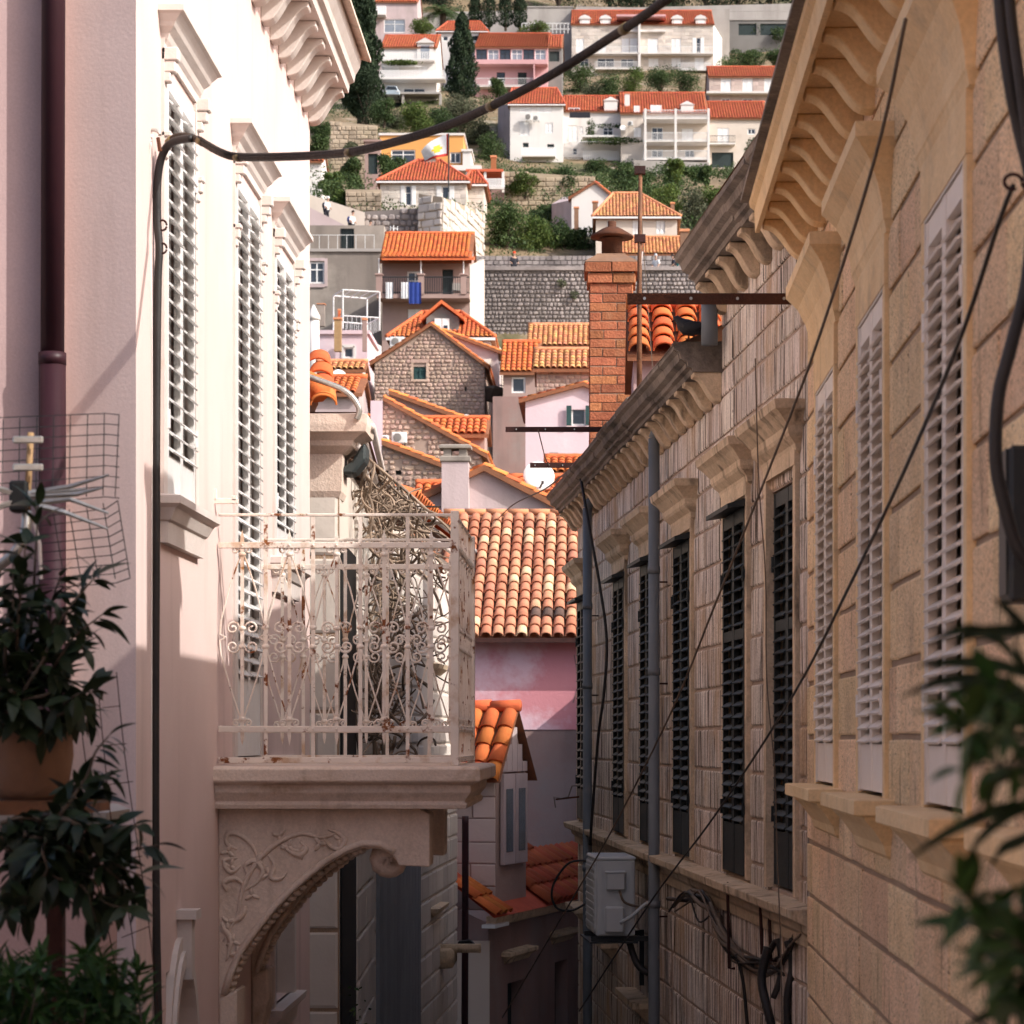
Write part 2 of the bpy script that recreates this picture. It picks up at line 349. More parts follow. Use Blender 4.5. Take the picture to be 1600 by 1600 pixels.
def stone_skin(parent, x0, x1, z0, z1, ops, course, blen, mat, gap=.02, name='stonework', y=0, clip=None, ch=.012, j=.004, pr=.006, M=None):
    mb = MB(); mb.M = M
    if mat in ('rubble', 'wall_stone'):
        for a, b, c, e in stones(x0, x1, z0, z1, ops, course*(.8 if mat == 'rubble' else 1), blen*.85, gap):
            c += R.uniform(-.12, .12)*course
            if clip is None or clip((a+b)/2, (c+e)/2): blob(mb, a, b, c, e, y, pr)
        o = mb.build(name, mat, parent); o['kind'] = 'stuff'; return o
    for a, b, c, e in stones(x0, x1, z0, z1, ops, course, blen, gap):
        if clip is None or clip((a+b)/2, (c+e)/2): stone_block(mb, a, b, c, e, y, ch, j, pr)
    o = mb.build(name, mat, parent); o['kind'] = 'stuff'; return o
SLAT = {}
def shutter(parent, x0, x1, z0, z1, y, mat, pitch=.06, dep=.05, leaves=2, mid=(), low=.16, rot=0, tilt=38, name='shutter'):
    w = (x1-x0)/leaves; h = z1-z0
    for k in range(leaves):
        st = .045; top = .09
        mb = MB(); mb.box(.002, st, 0, .035, 0, h); mb.box(w-st, w-.002, 0, .035, 0, h)
        bars = [(0, low), (h-top, h)]+[(m*h-.035, m*h+.035) for m in mid]
        for a, b in bars: mb.box(st, w-st, .003, .032, a, b)
        mb.box(st, w-st, .05, .054, low, h-top)
        o = mb.build('shutter', mat, parent, loc=(x0+k*w, y, z0), rot=(0, 0, rot*(1 if k == 0 else -1)) if rot else None)
        key = (round(w, 3), mat, dep, tilt)
        if key not in SLAT:
            s = MB(); s.M = Matrix.Rotation(rad(tilt), 4, 'X'); s.box(st+.001, w-st-.001, -dep*.62, dep*.38, -.005, .005); SLAT[key] = s.mesh('slat', mat)
        z = low+pitch*.5
        while z < h-top-pitch*.3:
            if not any(a-.02 < z < b+.02 for a, b in bars[2:]):
                inst('slat', SLAT[key], o, (0, .012, z), (R.uniform(-.09, .09), 0, 0))
            z += pitch
        for zz in (h*.18, h*.82):
            inst('hinge', hinge_me(mat), o, ((-.004 if k == 0 else w+.004), -.006, zz))
_h = {}
def hinge_me(mat):
    if mat not in _h: _h[mat] = MB().tube([(0, 0, -.05), (0, 0, .05)], .011, 6).box(-.03, .03, .004, .009, -.03, .03).mesh('hinge', mat)
    return _h[mat]
def tile_geo(pitch, row, seg=6, lip=True):
    vs = []; fs = []; n = seg+1
    for r, y, dz in ((pitch*.47, 0, .028), (pitch*.39, row*1.12, 0)):
        for k in range(n):
            a = math.pi*k/seg; vs.append((-r*math.cos(a), y, r*.8*math.sin(a)+dz))
    fs += [(k, k+1, n+k+1, n+k) for k in range(seg)]
    if lip:
        r = pitch*.47-.016
        for k in range(n):
            a = math.pi*k/seg; vs.append((-r*math.cos(a), .004, r*.8*math.sin(a)+.022))
        fs += [(k, 2*n+k, 2*n+k+1, k+1) for k in range(seg)]
        for k in range(n):
            a = math.pi*k/seg; vs.append((-r*math.cos(a)*.85, row, r*.66*math.sin(a)))
        fs += [(2*n+k, 3*n+k, 3*n+k+1, 2*n+k+1) for k in range(seg)]
    return vs, fs
def frame(O, ux, us):
    n = Vector(ux).cross(Vector(us)).normalized(); m = Matrix((Vector(ux), Vector(us), n)).transposed().to_4x4(); m.translation = Vector(O); return m
def tile_objs(roof, mat, O, ux, us, w, L, pitch, row, clip=None, seg=7, jit=.006, skip=None, pick=None):
    vs, fs = tile_geo(pitch, row, seg); m = MB(); m.add(vs, fs); me = m.mesh('roof_tile', mat, True)
    me2 = {}
    fr = frame(O, ux, us)
    for i in range(int(w/pitch+.5)):
        x = (i+.5)*pitch; s0, s1 = clip(x) if clip else (0, L)
        r = 0
        while r*row < L-.05:
            if s0-.01 <= r*row and (r+.6)*row <= s1+.02:
                q = me
                k = pick(i, r) if pick else None
                if k:
                    if k not in me2: me2[k] = m.mesh('roof_tile', k, True)
                    q = me2[k]
                T = Matrix.Translation((x+R.uniform(-jit, jit), r*row+R.uniform(-jit, jit), R.uniform(0, .004))) @ Matrix.Rotation(R.uniform(-.025, .025), 4, 'Z')
                inst('roof_tile', q, roof, mw=fr @ T)
            r += 1
def tile_field(mb, O, ux, us, w, L, pitch, row, clip=None, seg=4, jit=.008, lip=False):
    vs, fs = tile_geo(pitch, row, seg, lip); fr = frame(O, ux, us)
    for i in range(max(1, int(w/pitch))):
        x = (i+.5)*pitch; s0, s1 = clip(x) if clip else (0, L)
        r = 0
        while r*row < s1-.05:
            if r*row >= s0-.02:
                l = min(1, (s1-r*row)/row)
                T = fr @ Matrix.Translation((x+R.uniform(-jit, jit), r*row, 0)) @ Matrix.Diagonal((1, l, 1, 1))
                mb.M = T; mb.add(vs, fs)
            r += 1
    mb.M = None
def far_window(e, x0, x1, z0, z1, kind, sh='white_paint'):
    x0 += .006; x1 -= .006; z0 += .006; z1 -= .006
    w, h = x1-x0, z1-z0
    if kind in 'gGp':
        fm = 'metal_dark' if kind == 'G' else 'white_paint'; t = min(.09, w*.12)
        m = MB(); m.box(x0, x0+t, .06, .14, z0, z1); m.box(x1-t, x1, .06, .14, z0, z1); m.box(x0+t, x1-t, .06, .14, z0, z0+t); m.box(x0+t, x1-t, .06, .14, z1-t, z1)
        if w > .7: m.box((x0+x1)/2-t*.45, (x0+x1)/2+t*.45, .055, .145, z0+t, z1-t)
        if h > 1.1: m.box(x0+t, x1-t, .065, .135, z0+h*.62, z0+h*.62+t*.7)
        f = m.build('window', fm, e)
        B(x0+t*.5, x1-t*.5, .1, .11, z0+t*.5, z1-t*.5).build('pane', 'glass_pale' if kind == 'p' else 'glass', f)
    elif kind in 'sk':
        mt = 'green_shutter' if kind == 'k' else sh
        for a, b in ((x0+.02, (x0+x1)/2-.008), ((x0+x1)/2+.008, x1-.02)):
            m = MB(); m.box(a, a+w*.07, .03, .1, z0, z1); m.box(b-w*.07, b, .03, .1, z0, z1)
            n = max(4, int(h/.16))
            for q in range(n): m.box(a+w*.07, b-w*.07, .05+.02*(q % 2), .1, z0+h*q/n, z0+h*(q+1)/n)
            m.build('shutter', mt, e)
    elif kind == 'o':
        q = w*.3
        far_window(e, x0+q, x1-q, z0, z1, 'g')
        for a in (x0, x1-q+.02):
            m = MB(); m.box(a, a+q-.02, -.06, -.02, z0, z1)
            n = max(4, int(h/.2))
            for t in range(n): m.box(a+.05, a+q-.07, -.075, -.06, z0+h*(t+.15)/n, z0+h*(t+.7)/n)
            m.build('shutter', sh, e)
    elif kind == 'd':
        m = B(x0+.01, x1-.01, .16, .2, z0, z1); m.box(x0+w*.45, x0+w*.5, .15, .16, z0+.1, z1-.1); m.build('door', 'door_dark', e)
def openings(wins, L):
    out = []
    for a, b, c, d, k in wins:
        x0, z1 = L(a, b); x1, z0 = L(c, d)
        if k == 'o':
            q = (x1-x0)*.3; out.append((x0+q, x1-q, z0, z1))
        else: out.append((x0, x1, z0, z1))
    return out
def roof_gable(e, W_, H, run, h, mat, pitch, row, ov=.25, dep=None, seg=3, lip=False, back=True):
    t = .14; q = h/run; ye = -ov; ze = H-ov*q
    poly = [(ye, ze), (run, H+h), (run, H+h+t), (ye, ze+t)] if not back else [(ye, ze), (run, H+h), (2*run+ov, ze), (2*run+ov, ze+t), (run, H+h+t), (ye, ze+t)]
    r = MB().prism(poly, -.15, W_+.15, 'x').build('roof', 'tile_bed', e)
    mb = MB(); us = Vector((0, run, h)).normalized(); L = math.hypot(run+ov, (run+ov)*q)
    tile_field(mb, (-.15, ye-.02, ze+t), (1, 0, 0), us, W_+.3, L, pitch, row, None, seg, lip=lip)
    o = mb.build('roof_tiles', mat, r, True); o['kind'] = 'stuff'
    MB().tube([(-.15+i*(W_+.3)/12, run, H+h+t+.03+.01*(i % 2)) for i in range(13)], .11, 6).build('ridge_tiles', mat, r, True)
    return r
def house(label, px0, px1, pyb, pye, Y, wall='plaster_white', roof=None, wins=(), tan=.5, dep=None, pitch=None, row=None, skin=None, sh='white_paint', rz=0, name='house', cat='house', ov=.25):
    k = Y/F; W_ = (px1-px0)*k; H = (pyb-pye)*k
    e = thing(name, label, cat, at(px0, pyb, Y), rz)
    def L(px, py): return (px-px0)*k, (pyb-py)*k
    ops = openings(wins, L)
    pitch = pitch or (.24 if Y < 200 else .33); row = row or (.36 if Y < 200 else .55)
    run = dep/2 if dep else 4; h = 0
    if roof and roof[0] in 'gh':
        A = (PY-roof[1])/F; run = (A*Y-(PY-pye)*k)/(tan-A); h = tan*run
        dep = dep or 2*run
    dep = dep or 8
    mb = MB(); wall_panel(mb, 0, W_, -4, H, ops, .22)
    for x in (0, W_): mb.quad((x, 0, -4), (x, dep, -4), (x, dep, H), (x, 0, H))
    mb.quad((0, dep, 0), (W_, dep, 0), (W_, dep, H), (0, dep, H))
    if roof and roof[0] == 'g':
        for x in (0, W_): mb.add([(x, 0, H), (x, run, H+h), (x, 2*run, H)], [(0, 1, 2)])
    w = mb.build('wall', wall, e)
    if skin:
        stone_skin(w, 0, W_, 0, H, ops, skin[1], skin[2], skin[0], skin[1]*.1, y=-.01, ch=skin[1]*.06, j=skin[1]*.03, pr=skin[1]*.08)
    if roof and roof[0] == 'g':
        roof_gable(e, W_, H, run, h, roof[2], pitch, row, ov, seg=3 if Y > 200 else 5, lip=Y < 200)
    elif roof and roof[0] == 'h':
        r0, r1 = [(q-PX)*(Y+run)/F-(px0-PX)*k for q in roof[3:5]]
        o = ov; q = h/run
        E = [(-o, -o, H-o*q), (W_+o, -o, H-o*q), (W_+o, 2*run+o, H-o*q), (-o, 2*run+o, H-o*q), (r0, run, H+h), (r1, run, H+h)]
        m = MB(); m.add(E+[(a, b, c-.18) for a, b, c in E[:4]], [(0, 1, 5, 4), (1, 2, 5), (2, 3, 4, 5), (3, 0, 4), (0, 6, 7, 1), (1, 7, 8, 2), (2, 8, 9, 3), (3, 9, 6, 0), (6, 9, 8, 7)])
        r = m.build('roof', 'tile_bed', e)
        us = Vector((0, run+o, h+o*q)).normalized(); LL = math.hypot(run+o, h+o*q)
        def cl(x, a=r0+o, b=r1+o, ww=W_+2*o):
            t = 1.
            if x < a: t = x/a
            if x > b: t = min(t, (ww-x)/(ww-b))
            return 0, max(.1, LL*t)
        mb = MB(); tile_field(mb, E[0], (1, 0, 0), us, W_+2*o, LL, pitch, row, cl, 4)
        # right hand hip slope
        dx = W_+o-r1; usr = Vector((-dx, 0, h+o*q)).normalized(); Lr = math.hypot(dx, h+o*q); wd = 2*(run+o)
        tile_field(mb, E[1], (0, 1, 0), usr, wd, Lr, pitch, row, lambda y: (0, max(.1, Lr*(1-abs(y-wd/2)/(wd/2)))), 4)
        ob = mb.build('roof_tiles', roof[2], r, True); ob['kind'] = 'stuff'
        for a, b in ((0, 4), (1, 5), (4, 5)):
            MB().tube([Vector(E[a]).lerp(Vector(E[b]), i/8)+Vector((0, 0, .05)) for i in range(9)], .12, 6).build('ridge_tiles', roof[2], r, True)
        MB().box(-o-.03, W_+o+.03, -o-.1, -o-.01, H-o*q-.16, H-o*q-.03).build('gutter', 'white_paint', r)
    elif roof and roof[0] == 'f':
        MB().mould(0, W_, [(0, H), (.12, H+.02), (.12, H+.2), (0, H+.2)], dep, back=True).build('roof', roof[2], e)
    for (a, b, c, d, kd) in wins:
        x0, z1 = L(a, b); x1, z0 = L(c, d); far_window(e, x0, x1, z0, z1, kd, sh)
    return e, L, k
def railing(e, x0, x1, z, y, h=1., mat='metal_white', n=None, slab=True, fat=.03, sides=0, smat='plaster_white', t=.16, name='balcony'):
    b = MB().box(x0, x1, y, max(y+.1, 0 if y < 0 else y+.1), z-t, z).build(name, smat, e) if slab else e
    m = MB(); m.box(x0, x1, y+.02, y+.07, z+h-.06, z+h); m.box(x0, x1, y+.02, y+.07, z+.08, z+.13)
    n = n or int((x1-x0)/.16)
    for i in range(n+1):
        x = x0+(x1-x0)*i/n; m.box(x-fat/2, x+fat/2, y+.03, y+.06, z, z+h-.05)
    if sides:
        for x in (x0, x1):
            m.box(x-.025, x+.025, y+.02, 0, z+h-.06, z+h)
            for q in range(5): m.box(x-.015, x+.015, y+(0-y)*q/5, y+(0-y)*q/5+.03, z, z+h-.05)
    o = m.build('railing', mat, b); return b
# vegetation
def leaf(mb, p, s, d=None):
    a = Vector((R.gauss(0, 1), R.gauss(0, 1), R.gauss(0, 1))) if d is None else Vector(d)+Vector((R.gauss(0, .5), R.gauss(0, .5), R.gauss(0, .5)))
    a.normalize(); b = a.cross(Vector((R.gauss(0, 1), R.gauss(0, 1), R.gauss(0, 1)))).normalized()
    w = s*R.uniform(.3, .55); a = a*s*R.uniform(.7, 1.3)
    mb.add([p-a*.5, p+b*w*.5, p+a*.5, p-b*w*.5], [(0, 1, 2, 3)])
def cloud(mb, c, r, n, s, shell=.55, d=None):
    for _ in range(n):
        v = Vector((R.gauss(0, 1), R.gauss(0, 1), R.gauss(0, 1))).normalized()*(shell+(1-shell)*R.random()**.5)*R.uniform(.85, 1.08)
        leaf(mb, Vector((c[0]+v.x*r[0], c[1]+v.y*r[1], c[2]+v.z*r[2])), s, d)
def tree(label, px, pyb, pyt, wpx, Y, mat='leaf_mid', kind='round', n=2600, name=None, cat='tree', group='trees and bushes on the hillside', dpt=None):
    k = Y/F; H = (pyb-pyt)*k; w = wpx*k
    e = thing(name or ('cypress_tree' if kind == 'cyp' else 'bush' if kind == 'bush' else 'leafy_tree'), label, cat, at(px, pyb, Y), 0, group)
    mb = MB()
    if kind == 'cyp':
        s = max(.3, H*.036)
        for _ in range(int(n*1.7)):
            t = R.random()**.9; rr = w*.5*min(1, (t*9)**.6)*(1-t**2.6)**.75*(.92+.12*math.sin(t*23+px))
            a = R.uniform(0, 2*math.pi); q = rr*(1-.75*R.random()**2.2)*(.9+.14*math.sin(a*5+t*17))*1.04
            leaf(mb, Vector((q*math.cos(a), q*math.sin(a), .03*H+t*H*.98)), s, (.25*math.cos(a), .25*math.sin(a), 1))
        MB().tube([(0, 0, -.3), (0, 0, H*.5), (0, 0, H*.9)], [w*.08, w*.06, .03], 6).build('trunk', 'bark', e)
    else:
        th = H*(-.1 if kind == 'bush' else .02)
        nc = 9 if kind == 'bush' else 16; n = int(n*1.5)
        for i in range(nc):
            a = R.uniform(0, 6.28); q = R.uniform(0, .62)**.7; zz = R.uniform(.12, .84)
            c = (w*.5*q*math.cos(a), w*.5*q*math.sin(a)*(.8), th+(H-th)*zz)
            rr = w*R.uniform(.2, .32)*(1.15-.6*abs(zz-.4)); cloud(mb, c, (rr, rr, rr*R.uniform(.7, 1.)*min(1.2, .6+.5*(H/w))), n//nc, max(.25, w*.052), .35)
        t = MB().tube([(0, 0, -.6), (.05*w, 0, th+.2*H), (0, .03*w, H*.6)], [w*.05, w*.04, w*.015], 6)
        for i in range(4):
            a = i*1.6+.4; t.tube([(.03*w, 0, th+.12*H), (w*.25*math.cos(a), w*.25*math.sin(a), H*.65)], [w*.025, w*.008], 5)
        t.build('trunk', 'bark', e)
    mb.build('crown', mat, e); return e
# ------------------------------------------------------------------ the ground
TER = [(-30, 0), (40, 0), (60, 1.5), (80, 5), (100, 12), (120, 20), (140, 26), (158, 29), (160, 34), (185, 44), (215, 53), (250, 62), (300, 76), (325, 87.5), (340, 93), (370, 104.5), (400, 118), (460, 150), (522, 183)]
def tz(y):
    for (a, p), (b, q) in zip(TER, TER[1:]):
        if y <= b: return p+(q-p)*(y-a)/(b-a)
    return TER[-1][1]
mb = MB(); ys = list(range(-30, 160, 10))+[159, 161]+list(range(170, 522, 6)); nx = 61
for y in ys:
    for i in range(nx):
        x = (i-30)*(3+max(0, y)*.022)
        j = 0 if y < 170 else (math.sin(x*.21+y*.13)*.8+math.sin(x*.07-y*.05)*1.5)*(.2 if y < 240 else 1)+R.uniform(-.4, .4)
        mb.v.append((x, y, tz(y)+j+(-.04*x if y > 165 else 0)))
mb.f = [(j*nx+i, j*nx+i+1, (j+1)*nx+i+1, (j+1)*nx+i) for j in range(len(ys)-1) for i in range(nx-1)]; mb.mi = [0]*len(mb.f)
tag(mb.build('ground', 'terrain', smooth=True), kind='structure')
mb = MB()
for i in range(26):
    mb.quad((-2.6, 2+i*1.5, .02), (1.6, 2+i*1.5, .02), (1.6, 3.49+i*1.5, .02), (-2.6, 3.49+i*1.5, .02))
tag(mb.build('pavement', 'street'), kind='structure')

# ------------------------------------------------------------------ eaves with scroll brackets
def eave(e, x0, x1, prof, mat, zm, hm, over, step, mmat, th=.11, sprof=None, z_end=None, name='cornice', wob=0):
    c = MB()
    if wob:
        x = x0
        while x < x1-.01:
            l = min(x1-x, R.uniform(.7, 1.1)); dz = R.uniform(-.01, .01)
            c.prism([(y+R.uniform(-.006, .006), z+dz) for y, z in prof], x, x+l-.006, 'x'); x += l
    else: c.prism(prof, x0, x1, 'x')
    c = c.build(name, mat, e)
    m = MB(); m.prism(sprof, -th/2, th/2, 'x'); me = m.mesh('bracket', mmat, bev=.006)
    n = int((x1-x0)/step)
    for i in range(n+1):
        x = x0+.1+i*(x1-x0-.2)/n
        inst('bracket', me, c, (x, 0, zm))
    return c
def ogee(o, h, n=12):
    # scroll bracket outline in (y, z): wall at y=0, top at z=0, tip at y=-o
    pts = [(0, 0), (-o, 0), (-o, -h*.16)]
    for i in range(1, n+1):
        t = i/n; pts.append((-o+o*.92*t, -h*.16-h*.84*(t-math.sin(2*math.pi*t)/(2*math.pi)*.9)))
    return pts+[(0, -h)]
# ================================================================== pink plastered house on the left
PH = thing('townhouse', 'pale pink plastered house with white louvred shutters on the left', 'house', (-2.3, 12.38, 0), rad(90), zo=CZ)
W1, W2, W3 = (.80, 1.74, 1.26, 3.54), (3.35, 4.45, -.14, 3.58), (5.25, 6.3, 1.26, 3.5)
LA, LW = (.86, 1.66, -5, -1.25), (5.15, 6.2, -1.9, -.25)
mb = MB(); wall_panel(mb, 0, 7.42, -7, 5.2, [W1, W2, W3, LA, LW], .14)
mb.quad((0, 0, -7), (.85, 3, -7), (.85, 3, 7), (0, 0, 5.2)); mb.quad((7.42, 0, -7), (7.42, 6, -7), (7.42, 6, 5.2), (7.42, 0, 5.2))
mb.build('wall', 'pink_plaster', PH)
B(-.3, 7.8, .0, 6, 5.5, 5.62).build('roof', 'tile_bed', PH)
for w, mid in ((W1, (.5,)), (W2, (.33, .66)), (W3, (.5,))):
    a, b, c, d = w
    shutter(PH, a+.02, b-.02, c+.02, d-.01, -.014, 'white_shutter', .088, .075, mid=(), low=.22 if c > 0 else .5, tilt=40)
    # surround
    m = MB(); m.box(a-.1, a+.005, -.018, .1, c, d+.049); m.box(b-.005, b+.1, -.018, .1, c, d+.049); m.box(a-.1, b+.1, -.02, .1, d+.05, d+.13)
    s = m.build('window_surround', 'white_trim', PH)
    h = MB().mould(a-.06, b+.06, [(.02, d+.10), (.035, d+.12), (.045, d+.15), (.075, d+.18), (.085, d+.2), (.115, d+.235), (.135, d+.245), (.135, d+.275), (.08, d+.29)], .02)
    h.build('window_hood', 'white_trim', s)
    for x in (a-.06, b+.06):
        for zz, q in ((d-.02, 1), (d-.42, .6)):
            MB().box(x-.04, x+.04, -.09*q, 0, zz+.03, zz+.10*q).box(x-.032, x+.032, -.075*q, 0, zz-.03, zz+.03).box(x-.03, x+.03, -.05*q, 0, zz-.08, zz-.03).build('console', 'white_trim', s, bev=.006)
    if c > 0:
        MB().mould(a-.08, b+.1, [(.04, c-.24), (.045, c-.13), (.06, c-.12), (.09, c-.06), (.12, c-.04), (.12, c), (.02, c+.02)], .02).build('window_sill', 'white_trim', s)
# ground floor openings
a, b, c, d = LA
m = MB()
for k in range(14):
    t0, t1 = math.pi*k/14, math.pi*(k+1)/14; cx, rx, rz_, zc = (a+b)/2, .42, .75, -1.95
    for r0, r1, yy in ((.94, 1.06, -.05), (1.06, 1.16, -.03)):
        P = [(cx-rx*r*math.cos(t), yo, zc+rz_*r*math.sin(t)) for yo in (yy, .1) for r, t in ((r0, t0), (r1, t0), (r1, t1), (r0, t1))]
        m.add(P, [(0, 1, 2, 3), (4, 7, 6, 5), (0, 4, 5, 1), (1, 5, 6, 2), (2, 6, 7, 3), (3, 7, 4, 0)])
for x0, x1 in ((a-.06, a+.02), (b-.02, b+.06)): m.box(x0, x1, -.05, .1, -4, -1.95)
m.prism([((a+b)/2-.035, -1.32), ((a+b)/2+.035, -1.32), ((a+b)/2+.055, -.99), ((a+b)/2-.055, -.99)], -.08, 0, 'y'); m.box((a+b)/2-.085, (a+b)/2+.085, -.11, .0, -.99, -.94)
m.build('arch_surround', 'white_trim', PH)
a, b, c, d = LW
f = MB().box(a-.1, a+.004, -.03, .1, c, d-.006).box(b-.004, b+.1, -.03, .1, c, d-.006).box(a-.1, b+.1, -.033, .1, d-.005, d+.12).box(a, a+.06, .06, .1, c, d).box((a+b)/2-.03, (a+b)/2+.03, .06, .1, c, d).build('window_frame', 'white_trim', PH)
B(a, b, .1, .11, c, d).build('pane', 'glass', f)
MB().mould(a-.1, b+.1, [(.03, c-.2), (.04, c-.1), (.09, c-.05), (.1, c)], .02).build('window_sill', 'white_trim', PH)
MB().mould(4.7, 6.6, [(.03, -2.9), (.05, -2.5), (.12, -2.4), (.12, -2.3)], .02).build('ledge', 'white_trim', PH)
eave(PH, -.1, 7.5, [(0, 5.13), (-.30, 5.13), (-.31, 5.2), (-.345, 5.215), (-.355, 5.27), (-.39, 5.33), (-.40, 5.38), (-.40, 5.41), (-.37, 5.42), (0, 5.5)], 'white_trim', 5.128, .26, .27, .46, 'white_trim', .15, ogee(.27, .27))
MB().prism([(-.40, 5.42), (-.47, 5.40), (-.47, 5.43), (0, 5.62), (0, 5.52)], -.1, 7.6, 'x').build('gutter', 'balcony_stone', PH)
# neighbour's rose wall and the plum drain pipe in the corner
NB = thing('townhouse', 'dusky rose plastered house wall at the left edge behind the drainpipe', 'house', (-2.72, 12.36, 0), rad(9), zo=CZ)
MB().prism([(-3, 0), (0, 0), (0, .4), (-3, .4)], -7, 7, 'z').build('wall', 'rose_plaster', NB)
DP = thing('drain_pipe', 'plum painted drainpipe in the wall corner at the far left', 'pipe', (-2.69, 12.27, 0), zo=CZ)
MB().tube([(0, 0, -7), (0, 0, 1.88)], .066, 14).build('pipe', 'plum_pipe', DP, True)
MB().tube([(.0, 0, 1.86), (.015, 0, 7)], .058, 14).build('pipe', 'plum_pipe', DP, True)
MB().tube([(0, 0, 1.83), (0, 0, 1.89)], .068, 14).build('pipe_socket', 'plum_pipe', DP, True)
# ------------------------------------------------------------------ balcony of the pink house
BL = thing('balcony', 'stone balcony with ornate cream iron railing and carved arched brackets', 'balcony', (-2.3, 15.0, 0), 0, zo=CZ)
LX, LY = 1.44, 1.9
MB().mould(0, LX, [(.06, -.43), (.07, -.40), (.05, -.385), (.09, -.33), (.09, -.285), (.14, -.27), (.15, -.26), (.15, -.19), (.13, -.175), (.0, -.17)], LY, back=True).build('floor_slab', 'balcony_stone', BL, bev=.004)
def poly_px(pts, Y=15.1): return [((x-PX)*Y/F+2.3, (PY-y)*Y/F) for x, y in pts]
arch = [(624, 1352), (617, 1338), (595, 1326), (567, 1325), (540, 1335), (512, 1351), (485, 1372), (457, 1396), (430, 1424), (408, 1451), (389, 1476), (375, 1497), (361, 1530), (352, 1560), (346, 1610)]
out = [(343, 1610), (343, 1263), (655, 1263), (672, 1272), (672, 1354)]
for i, y in enumerate((.06, LY-.42)):
    c = MB().prism(poly_px(out+arch), y, y+.34, 'y').build('bracket', 'balcony_stone', BL, bev=.006)
    m = MB()          # raised border following the arch, volute and leaf edge
    ed = poly_px(arch)
    m.tube([(x, y-.006, z+.03) for x, z in ed[1:-1]], .022, 6)
    ctr = poly_px([(607, 1346)])[0]
    m.tube([(ctr[0]+(.07-.0035*k)*math.cos(.5*k), y+.17, ctr[1]+(.05-.0025*k)*math.sin(.5*k)) for k in range(18)], [.17*.5]*18, 8)
    m.build('volute', 'balcony_stone', c, True)
    b = MB()
    for (x, z), (x2, z2) in zip(ed[3:], ed[4:]):
        for q in range(3):
            t = (q+.5)/3; b.sphere((x+(x2-x)*t-.0, y+.17+R.uniform(-.03, .03), z+(z2-z)*t-.012), (.03, .13, .026), 6, 4)
    b.build('leaf_edge', 'balcony_stone', c, True)
    if i == 0:
        relief = [[(350, 1470), (372, 1430), (380, 1390), (400, 1350), (430, 1320), (470, 1302), (505, 1308), (530, 1300)],
                  [(380, 1392), (402, 1378), (412, 1360), (400, 1345), (385, 1352), (388, 1366)], [(405, 1345), (395, 1320), (375, 1303), (358, 1302), (356, 1318), (372, 1326)],
                  [(440, 1318), (455, 1330), (470, 1335), (480, 1325), (470, 1315)], [(505, 1306), (515, 1320), (530, 1326), (540, 1312), (528, 1300), (514, 1296)],
                  [(355, 1500), (362, 1470), (352, 1450), (348, 1440)], [(366, 1440), (380, 1430), (385, 1415)], [(385, 1385), (370, 1372), (352, 1378), (356, 1392)],
                  [(420, 1335), (430, 1352), (425, 1370), (440, 1372), (450, 1360)], [(372, 1340), (352, 1345), (362, 1362), (378, 1352)]]
        for r_ in relief:
            p = catmull([(x, .058, z) for x, z in poly_px(r_)], 5); n = len(p)
            MB().tube(p, [.004+.014*math.sin(math.pi*(j+.4)/(n+.2)) for j in range(n)], 6).build('carved_vine', 'balcony_stone', c, True)
        for x, z in poly_px([(404, 1342), (438, 1305), (452, 1322), (362, 1352), (372, 1488), (470, 1330), (500, 1318), (420, 1365), (395, 1398), (358, 1330), (358, 1440), (532, 1312), (366, 1470)]):
            m = MB(); m.M = Matrix.Translation((x, .058, z)) @ Matrix.Rotation(R.uniform(0, 6), 4, 'Y')
            for q in range(3): m.M = m.M @ Matrix.Rotation(2.1, 4, 'Y'); m.sphere((.022, 0, 0), (.03, .014, .013), 7, 4)
            m.build('carved_leaf', 'balcony_stone', c, True)
    m = MB(); p = poly_px([(343, 1560), (372, 1545), (372, 1600), (350, 1690), (343, 1700)]); m.prism(p, y-.02, y+.36, 'y'); m.build('corbel', 'balcony_stone', c, bev=.015)
# iron railing: local x along a panel, outside is -y
IR = 'iron_cream'
def bar(x, z0, z1, w=.022, tip=0, foot=0):
    m = MB().box(x-w/2, x+w/2, -.008, .008, z0, z1)
    if tip: m.add([(x-w/2, -.008, z1), (x+w/2, -.008, z1), (x+w/2, .008, z1), (x-w/2, .008, z1), (x, 0, z1+tip)], [(0, 1, 4), (1, 2, 4), (2, 3, 4), (3, 0, 4)])
    if foot: m.add([(x-w/2, -.008, z0), (x+w/2, -.008, z0), (x+w/2, .008, z0), (x-w/2, .008, z0), (x, 0, z0-foot)], [(0, 1, 4), (1, 2, 4), (2, 3, 4), (3, 0, 4)])
    return m
def scroll(r, turns, sx, sz):
    p = []
    for k in range(22):
        t = k/21; a = t*turns*2*math.pi; q = r*(1-.78*t); p.append((sx*(r*1.05-q*math.cos(a)), 0, sz*q*math.sin(a)))
    return MB().tube(p, [.0065]*20+[.009, .012], 5)
SC = {}
def sc_me(r, t, sx, sz):
    k = (r, t, sx, sz)
    if k not in SC: SC[k] = scroll(r, t, sx, sz).mesh('scroll', IR, True)
    return SC[k]
collar_me = MB().sphere((0, 0, 0), (.024, .016, .017), 8, 5).mesh('collar', IR, True)
rivet_me = MB().sphere((0, -.014, 0), (.009, .007, .009), 7, 4).mesh('rivet', IR, True)
